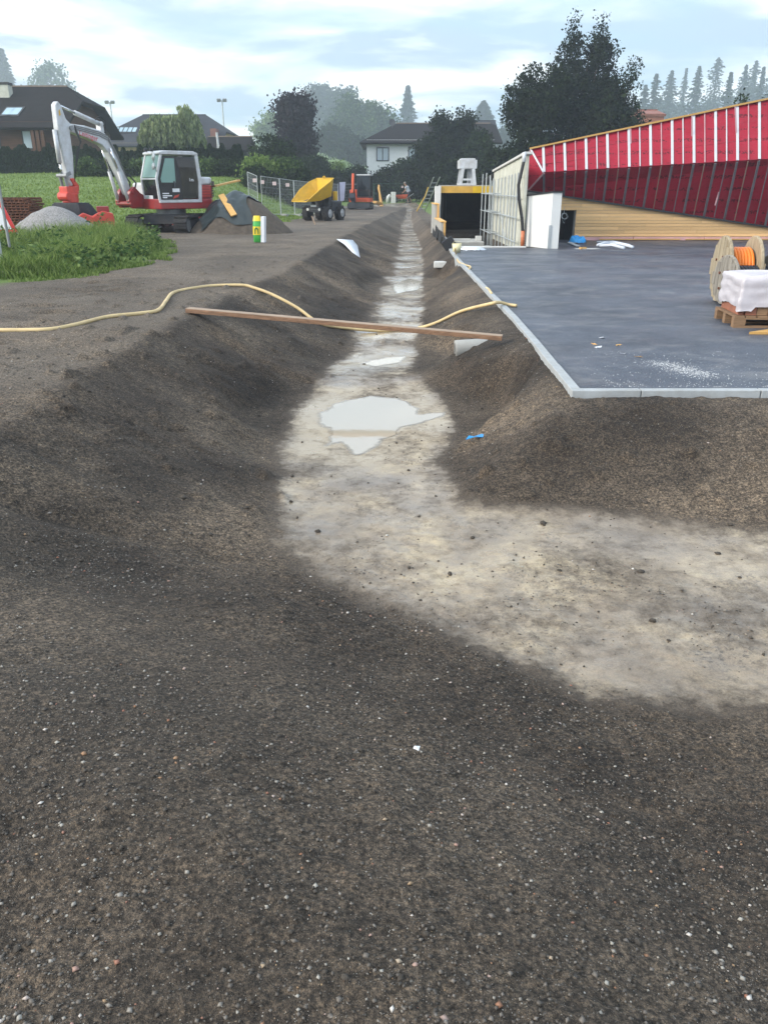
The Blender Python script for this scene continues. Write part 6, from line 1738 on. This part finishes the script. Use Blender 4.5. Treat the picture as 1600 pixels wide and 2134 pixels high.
# left edge: sign, fence tubes, rusty stack, concrete foot
s0 = GR(30, 512)
sg = thing('warning_sign', 'triangular red edged white warning sign on a folding stand in the tall grass', 'sign', s0)
Ys = 19.5
def Q(px, py, d=0): return P(px, py, Ys + d)
tri = [Q(-42, 486), Q(37, 484), Q(2, 418)]
W(sg).add(tri + [q_ + Vector((0, .03, 0)) for q_ in tri], [(0, 1, 2), (5, 4, 3), (0, 3, 4, 1), (1, 4, 5, 2), (2, 5, 3, 0)]).build('red_border', MT['signred'], sg)
cen = sum(tri, Vector()) / 3
tin = [lerp(cen, q_, .70) + Vector((0, -.004, 0)) for q_ in tri]
W(sg).face(*tin).build('white_face', MT['signwhite'], sg)
W(sg).tube([Q(4, 425, .06), Q(47, 506, .06)], .02, 6).build('stand_tube', MT['galv'], sg)
W(sg).tube([Q(-30, 507, .06), Q(47, 506, .06)], .02, 6).build('stand_tube', MT['galv'], sg)
W(sg).tube([Q(2, 425, .5), Q(36, 500, .9)], .02, 6).build('stand_tube', MT['anthra'], sg)
tag(MB().tube([P(-2, 385, 17), P(21, 515, 17)], .03, 8).build('steel_tube', MT['steel']), 'grey steel tube leaning in front of the warning sign', 'tube')
tag(MB().tube([P(-6, 480, 15), P(8, 566, 15)], .03, 8).build('steel_tube', MT['galv']), 'lower grey tube at the left edge above the concrete foot', 'tube')
p = gpt(22, 578)
tag(MB().prismz([(p.x - .3, p.y - .1), (p.x + .22, p.y - .13), (p.x + .25, p.y + .1), (p.x - .3, p.y + .13)], p.z - .03, p.z + .12).build('concrete_block', M('mossy_concrete', (.20, .20, .15), .9, .4, 12, .5, 40), bevel=.03), 'mossy concrete fence foot at the left edge of the grass', 'concrete block')
Yr = 25.0
rs_ = thing('rusty_stack', 'stack of rusty steel mats at the left behind the grass', 'steel stack', (P(35, 440, Yr).x, Yr, hz(P(35, 440, Yr).x, Yr)))
xa, xb = P(5, 430, Yr).x, P(74, 430, Yr).x; z0, z1 = hz(xa, Yr), P(40, 413, Yr).z
k = 0; z_ = z0 + .06
while z_ < z1:
    o_ = random.uniform(-.05, .05); m_ = W(rs_)
    for j in range(4): m_.bar((xa + o_, Yr - .45 + j * .32, z_), (xb + o_ + random.uniform(-.03, .06), Yr - .45 + j * .32, z_ + random.uniform(-.01, .01)), .05, .04)
    for j in range(9): m_.bar((lerp(xa, xb, j / 8) + o_, Yr - .5, z_ + .03), (lerp(xa, xb, j / 8) + o_, Yr + .55, z_ + .03), .03, .03)
    m_.build('steel_mat', MT['rust'], rs_); z_ += .075; k += 1
W(rs_).b2((xa - .1, Yr - .52, z0), (xa + .25, Yr + .5, z1 - .02)).build('end_plate', MT['rust'], rs_)

# pit corner litter
p = G(948, 524, .0)
tag(MB().lathe([(.0, 0), (.10, 0), (.125, .22), (.115, .22), (.09, .02), (0, .02)], G(951, 526, .004), (0, 0, 1), 20).tube([G(951, 526, .0) + Vector((.12 * math.cos(a_), 0, .21 + .07 * math.sin(a_))) for a_ in np.linspace(0, 3.14, 9)], .004, 4).build('bucket', M('cream_plastic', (.66, .60, .36), .5), smooth=True), 'cream bucket at the corner of the pit', 'bucket')
q = G(946, 522, .01)
tag(MB().box(q + Vector((-.12, .45, .15)), (.34, .06, .28), Matrix.Rotation(R(-35), 3, 'Y')).build('black_tray', MT['black'], bevel=.02), 'black plastic tray leaning behind the cream bucket', 'tray')
def rag(name, label, cat, px, py, w_, d_, h_, mat, seed):
    p_ = G(px, py, .0); n_ = 18
    u_ = np.linspace(-1, 1, n_); U_, V_ = np.meshgrid(u_, u_)
    zr_ = h_ * np.clip(1 - np.hypot(U_, V_) ** 2, 0, 1) ** .5 * (.65 + .5 * fbm(U_ + seed, V_, 2.1, 3, seed)) + .006 + h_ * .12 * np.abs(vn(U_ * 5, V_ * 5, seed))
    rim_ = 1 + .18 * fbm(U_, V_, 1.6, 2, seed + 2)
    i_ = np.arange(n_ * n_).reshape(n_, n_)
    ff = np.stack([i_[:-1, :-1], i_[:-1, 1:], i_[1:, 1:], i_[1:, :-1]], -1).reshape(-1, 4)
    keepf = (np.hypot(U_, V_) < 1.12).ravel()[ff].all(1)
    o_ = npmesh(name, np.stack([p_.x + U_ * w_ * rim_, p_.y + V_ * d_ * rim_, np.maximum(zr_, .004)], -1).reshape(-1, 3), ff[keepf], mat, None, False)
    return tag(o_, label, cat)
rag('plastic_sheet', 'crumpled white plastic sheet heap by the pit edge', 'plastic sheet', 985, 522, .36, .22, .16, MT['fleece'], 3)
rag('blue_sack', 'bright blue sack beside the dark doorway', 'sack', 1202, 507, .26, .22, .34, MT['blue'], 5)
rag('cardboard_sheet', 'flat pale board scrap before the blue sack', 'litter', 1222, 519, .36, .16, .012, MT['concretel'], 8)
tag(MB().box(G(1214, 517, .03), (.18, .10, .05), Matrix.Rotation(R(20), 3, 'Z')).build('wood_block', MT['plankyel']), 'small wood block on the pale scrap by the doorway', 'wood block')
tag(MB().bar(G(1186, 505, .06), G(1204, 513, .02), .14, .02).build('grey_offcut', MT['galv']), 'grey offcut leaning from the blue sack', 'offcut')
pf_ = thing('pipe_bundle', 'tangle of pale plastic pipes and film in front of the timber wall', 'pipe bundle', G(1280, 513, 0))
for k, (a, b_) in enumerate((((1244, 505), (1312, 512)), ((1250, 512), (1300, 517)), ((1262, 508), (1318, 515)), ((1244, 511), (1275, 509)))):
    pa, pb = G(*a, .07), G(*b_, .06)
    W(pf_).tube([pa, lerp(pa, pb, .5) + Vector((0, 0, .05)), pb], .04, 8).build('pipe', MT['fleece'], pf_, True)
for k, (x_, y_, seed) in enumerate(((1290, 720, 1), (1298, 738, 2), (1240, 718, 3), (1246, 724, 4), (1330, 745, 5), (1256, 705, 6))):
    p_ = G(x_, y_, .0)
    r_ = random.Random(seed)
    m_ = MB().add([p_ + Vector((r_.uniform(-.05, .05), r_.uniform(-.03, .03), 0.003 + .012 * (i % 2))) for i in range(5)], [(0, 1, 2), (0, 2, 3), (0, 3, 4)])
    tag(m_.build('paper_scrap', MT['signwhite'] if k % 2 else MT['plankyel'], solid=.003), ['white paper scrap left of the chalk spill on asphalt', 'largest white paper scrap on the near asphalt', 'pale wood chip on the asphalt, left of the white scraps', 'small white scrap next to the wood chip on asphalt', 'wood splinter right of the white scraps on asphalt', 'tiny white scrap behind the wood chip on asphalt'][k], 'litter')

# cable drums
def drum(name, label, c_, axis, rad, wid, rcore, mwood, mcable, coils):
    o = thing(name, label, 'cable drum', (c_.x, c_.y, 0))
    ax_ = Vector(axis).normalized(); up_ = Vector((0, 0, 1)); sd_ = ax_.cross(up_).normalized()
    m4 = frame(c_, ax_, sd_, ax_.cross(sd_))
    base = o.matrix_basis.inverted() @ m4
    for s_ in (-1, 1):
        fo = MB(base).lathe([(.04, -.025), (rad - .01, -.025), (rad, -.015), (rad, .015), (rad - .01, .025), (.04, .025), (.04, -.025)], (s_ * wid / 2, 0, 0), (1, 0, 0), 40).build('flange', mwood, o)
        n_ = 7
        for k in range(n_):
            y_ = -rad + (k + .5) * 2 * rad / n_; hh_ = math.sqrt(max(.01, (rad * .985) ** 2 - (abs(y_) + rad / n_) ** 2)) if abs(y_) + rad / n_ < rad else rad * .25
            MB(base).box((s_ * (wid / 2 + .032), y_, 0), (.012, 2 * rad / n_ - .008, 2 * hh_)).build('board', mwood, fo)
        for k in range(4):
            a_ = k * 1.57 + .6
            MB(base).cyl((s_ * (wid / 2 + .03), math.cos(a_) * rad * .45, math.sin(a_) * rad * .45), (s_ * (wid / 2 + .055), math.cos(a_) * rad * .45, math.sin(a_) * rad * .45), .018, 8).build('bolt', MT['rust'], fo)
    MB(base).cyl((-wid / 2 + .026, 0, 0), (wid / 2 - .026, 0, 0), rcore * .8, 24).build('core', mwood, o)
    hx = []
    r0 = (wid - .09) / coils / 2
    for k in range(coils * 24 + 1):
        a_ = k / 24 * 6.283; hx.append((-wid / 2 + .045 + r0 + (wid - .09 - 2 * r0) * k / (coils * 24), math.cos(a_) * rcore, math.sin(a_) * rcore))
    MB(base).tube(hx, r0 * .98, 7).build('cable', mcable, o, True)
    return o
c1 = G(1492, 632, 0)
drum('cable_drum', 'large wooden cable drum wound with orange cable', Vector((c1.x + .28, c1.y + .16, .475)), (1, -.10, 0), .47, .42, .29, MT['drumwood'], MT['cable_o'], 6)
c2 = G(1504, 641, 0)
drum('cable_drum', 'small weathered cable drum wound with black cable', Vector((c2.x + .42, c2.y + .28, .36)), (1, .12, 0), .345, .66, .17, MT['drumold'], MT['cable_k'], 9)

# pallet with wrapped load
pc_ = G(1526, 683, 0)
pa_ = math.atan2(-.10, 1.0)
pt = thing('pallet', 'wooden pallet carrying the wrapped load at the right edge', 'pallet', pc_, pa_)
for k in range(9): MB().b2((.0 + k * .137, .0, .123), (.118 + k * .137, .82, .145)).build('deck_board', MT['pallet'], pt)
for y_ in (.0, .36, .72):
    for x_ in (.0, .53, 1.06): MB().b2((x_, y_, .024), (x_ + .14, y_ + .10, .10)).build('block', MT['pallet'], pt)
    MB().b2((0, y_, .0), (1.2, y_ + .10, .022)).build('skid', MT['pallet'], pt)
    MB().b2((0, y_, .101), (1.2, y_ + .10, .122)).build('stringer', MT['pallet'], pt)
pt.rotation_euler.z = pa_
load = thing('wrapped_load', 'stack of boards and bricks under torn white plastic film on the pallet', 'building material', pc_ + Vector((0, 0, .147)), pa_)
for k in range(8): MB().b2((.13 + k * .132, .03, .002), (.255 + k * .132, .78, .16)).build('board', MT['pallet'] if k else MT['brick'], load)
MB().b2((.05, .05, .002), (.12, .75, .13)).build('brick_row', MT['brick'], load)
nf = 46
fx = np.linspace(0, 1, nf); U, V = np.meshgrid(fx, fx)
# film as a draped closed skirt around the load
per = 120; rows = 16
vv = []
def per_pt(t):
    t = (t % 1) * 4; s_ = int(t); q_ = t - s_
    lo_x, hi_x, lo_y, hi_y = .02, 1.22, -.01, .81
    return [(lerp(lo_x, hi_x, q_), lo_y), (hi_x, lerp(lo_y, hi_y, q_)), (lerp(hi_x, lo_x, q_), hi_y), (lo_x, lerp(hi_y, lo_y, q_))][s_]
for r_ in range(rows):
    for k in range(per):
        t = k / per; x, y = per_pt(t)
        low = .10 + .05 * float(fbm(np.array([t * 14.0]), np.array([.3]), 1, 3, 5)[0]) + (-.06 if t < .04 or t > .97 else 0)
        q_ = r_ / (rows - 1)
        z = lerp(low, .45, min(1, q_ * 1.35)) + (.02 * math.sin(x * 5) if q_ > .7 else 0)
        ins = 0 if q_ < .74 else (q_ - .74) / .26
        cx_, cy_ = .62, .40
        fold = .018 * float(fbm(np.array([x * 4 + y * 4]), np.array([z * 22]), 1, 3, 15)[0]) * (1 - ins)
        xo, yo = (x - cx_), (y - cy_)
        sc_ = (1 + fold * 2.2) * (1 - ins * .985)
        vv.append((cx_ + xo * sc_, cy_ + yo * sc_, z + ins * .03))
ff = [(r_ * per + k, r_ * per + (k + 1) % per, (r_ + 1) * per + (k + 1) % per, (r_ + 1) * per + k) for r_ in range(rows - 1) for k in range(per)]
fo = MB().add(vv, ff).build('plastic_film', MT['film'], load, True)
MB().lathe([(.02, -.01), (.06, -.012), (.075, 0), (.06, .012), (.02, .01)], (.62, .018, .08), (0, 1, 0), 14).build('cord_coil', M('yellow_cord', (.55, .38, .08), .8), load)
p_ = G(1570, 697, 0)
tag(MB().add([p_ + Vector(q_) for q_ in ((-.06, -.0, .002), (.22, -.02, .002), (.75, .28, .002), (.35, .26, .002), (-.06, -.0, .03), (.22, -.02, .03), (.75, .28, .03), (.35, .26, .03))],
             [(3, 2, 1, 0), (4, 5, 6, 7), (0, 1, 5, 4), (1, 2, 6, 5), (2, 3, 7, 6), (3, 0, 4, 7)]).build('board_offcut', MT['plankyel']), 'yellow board offcut lying in front of the pallet', 'board')
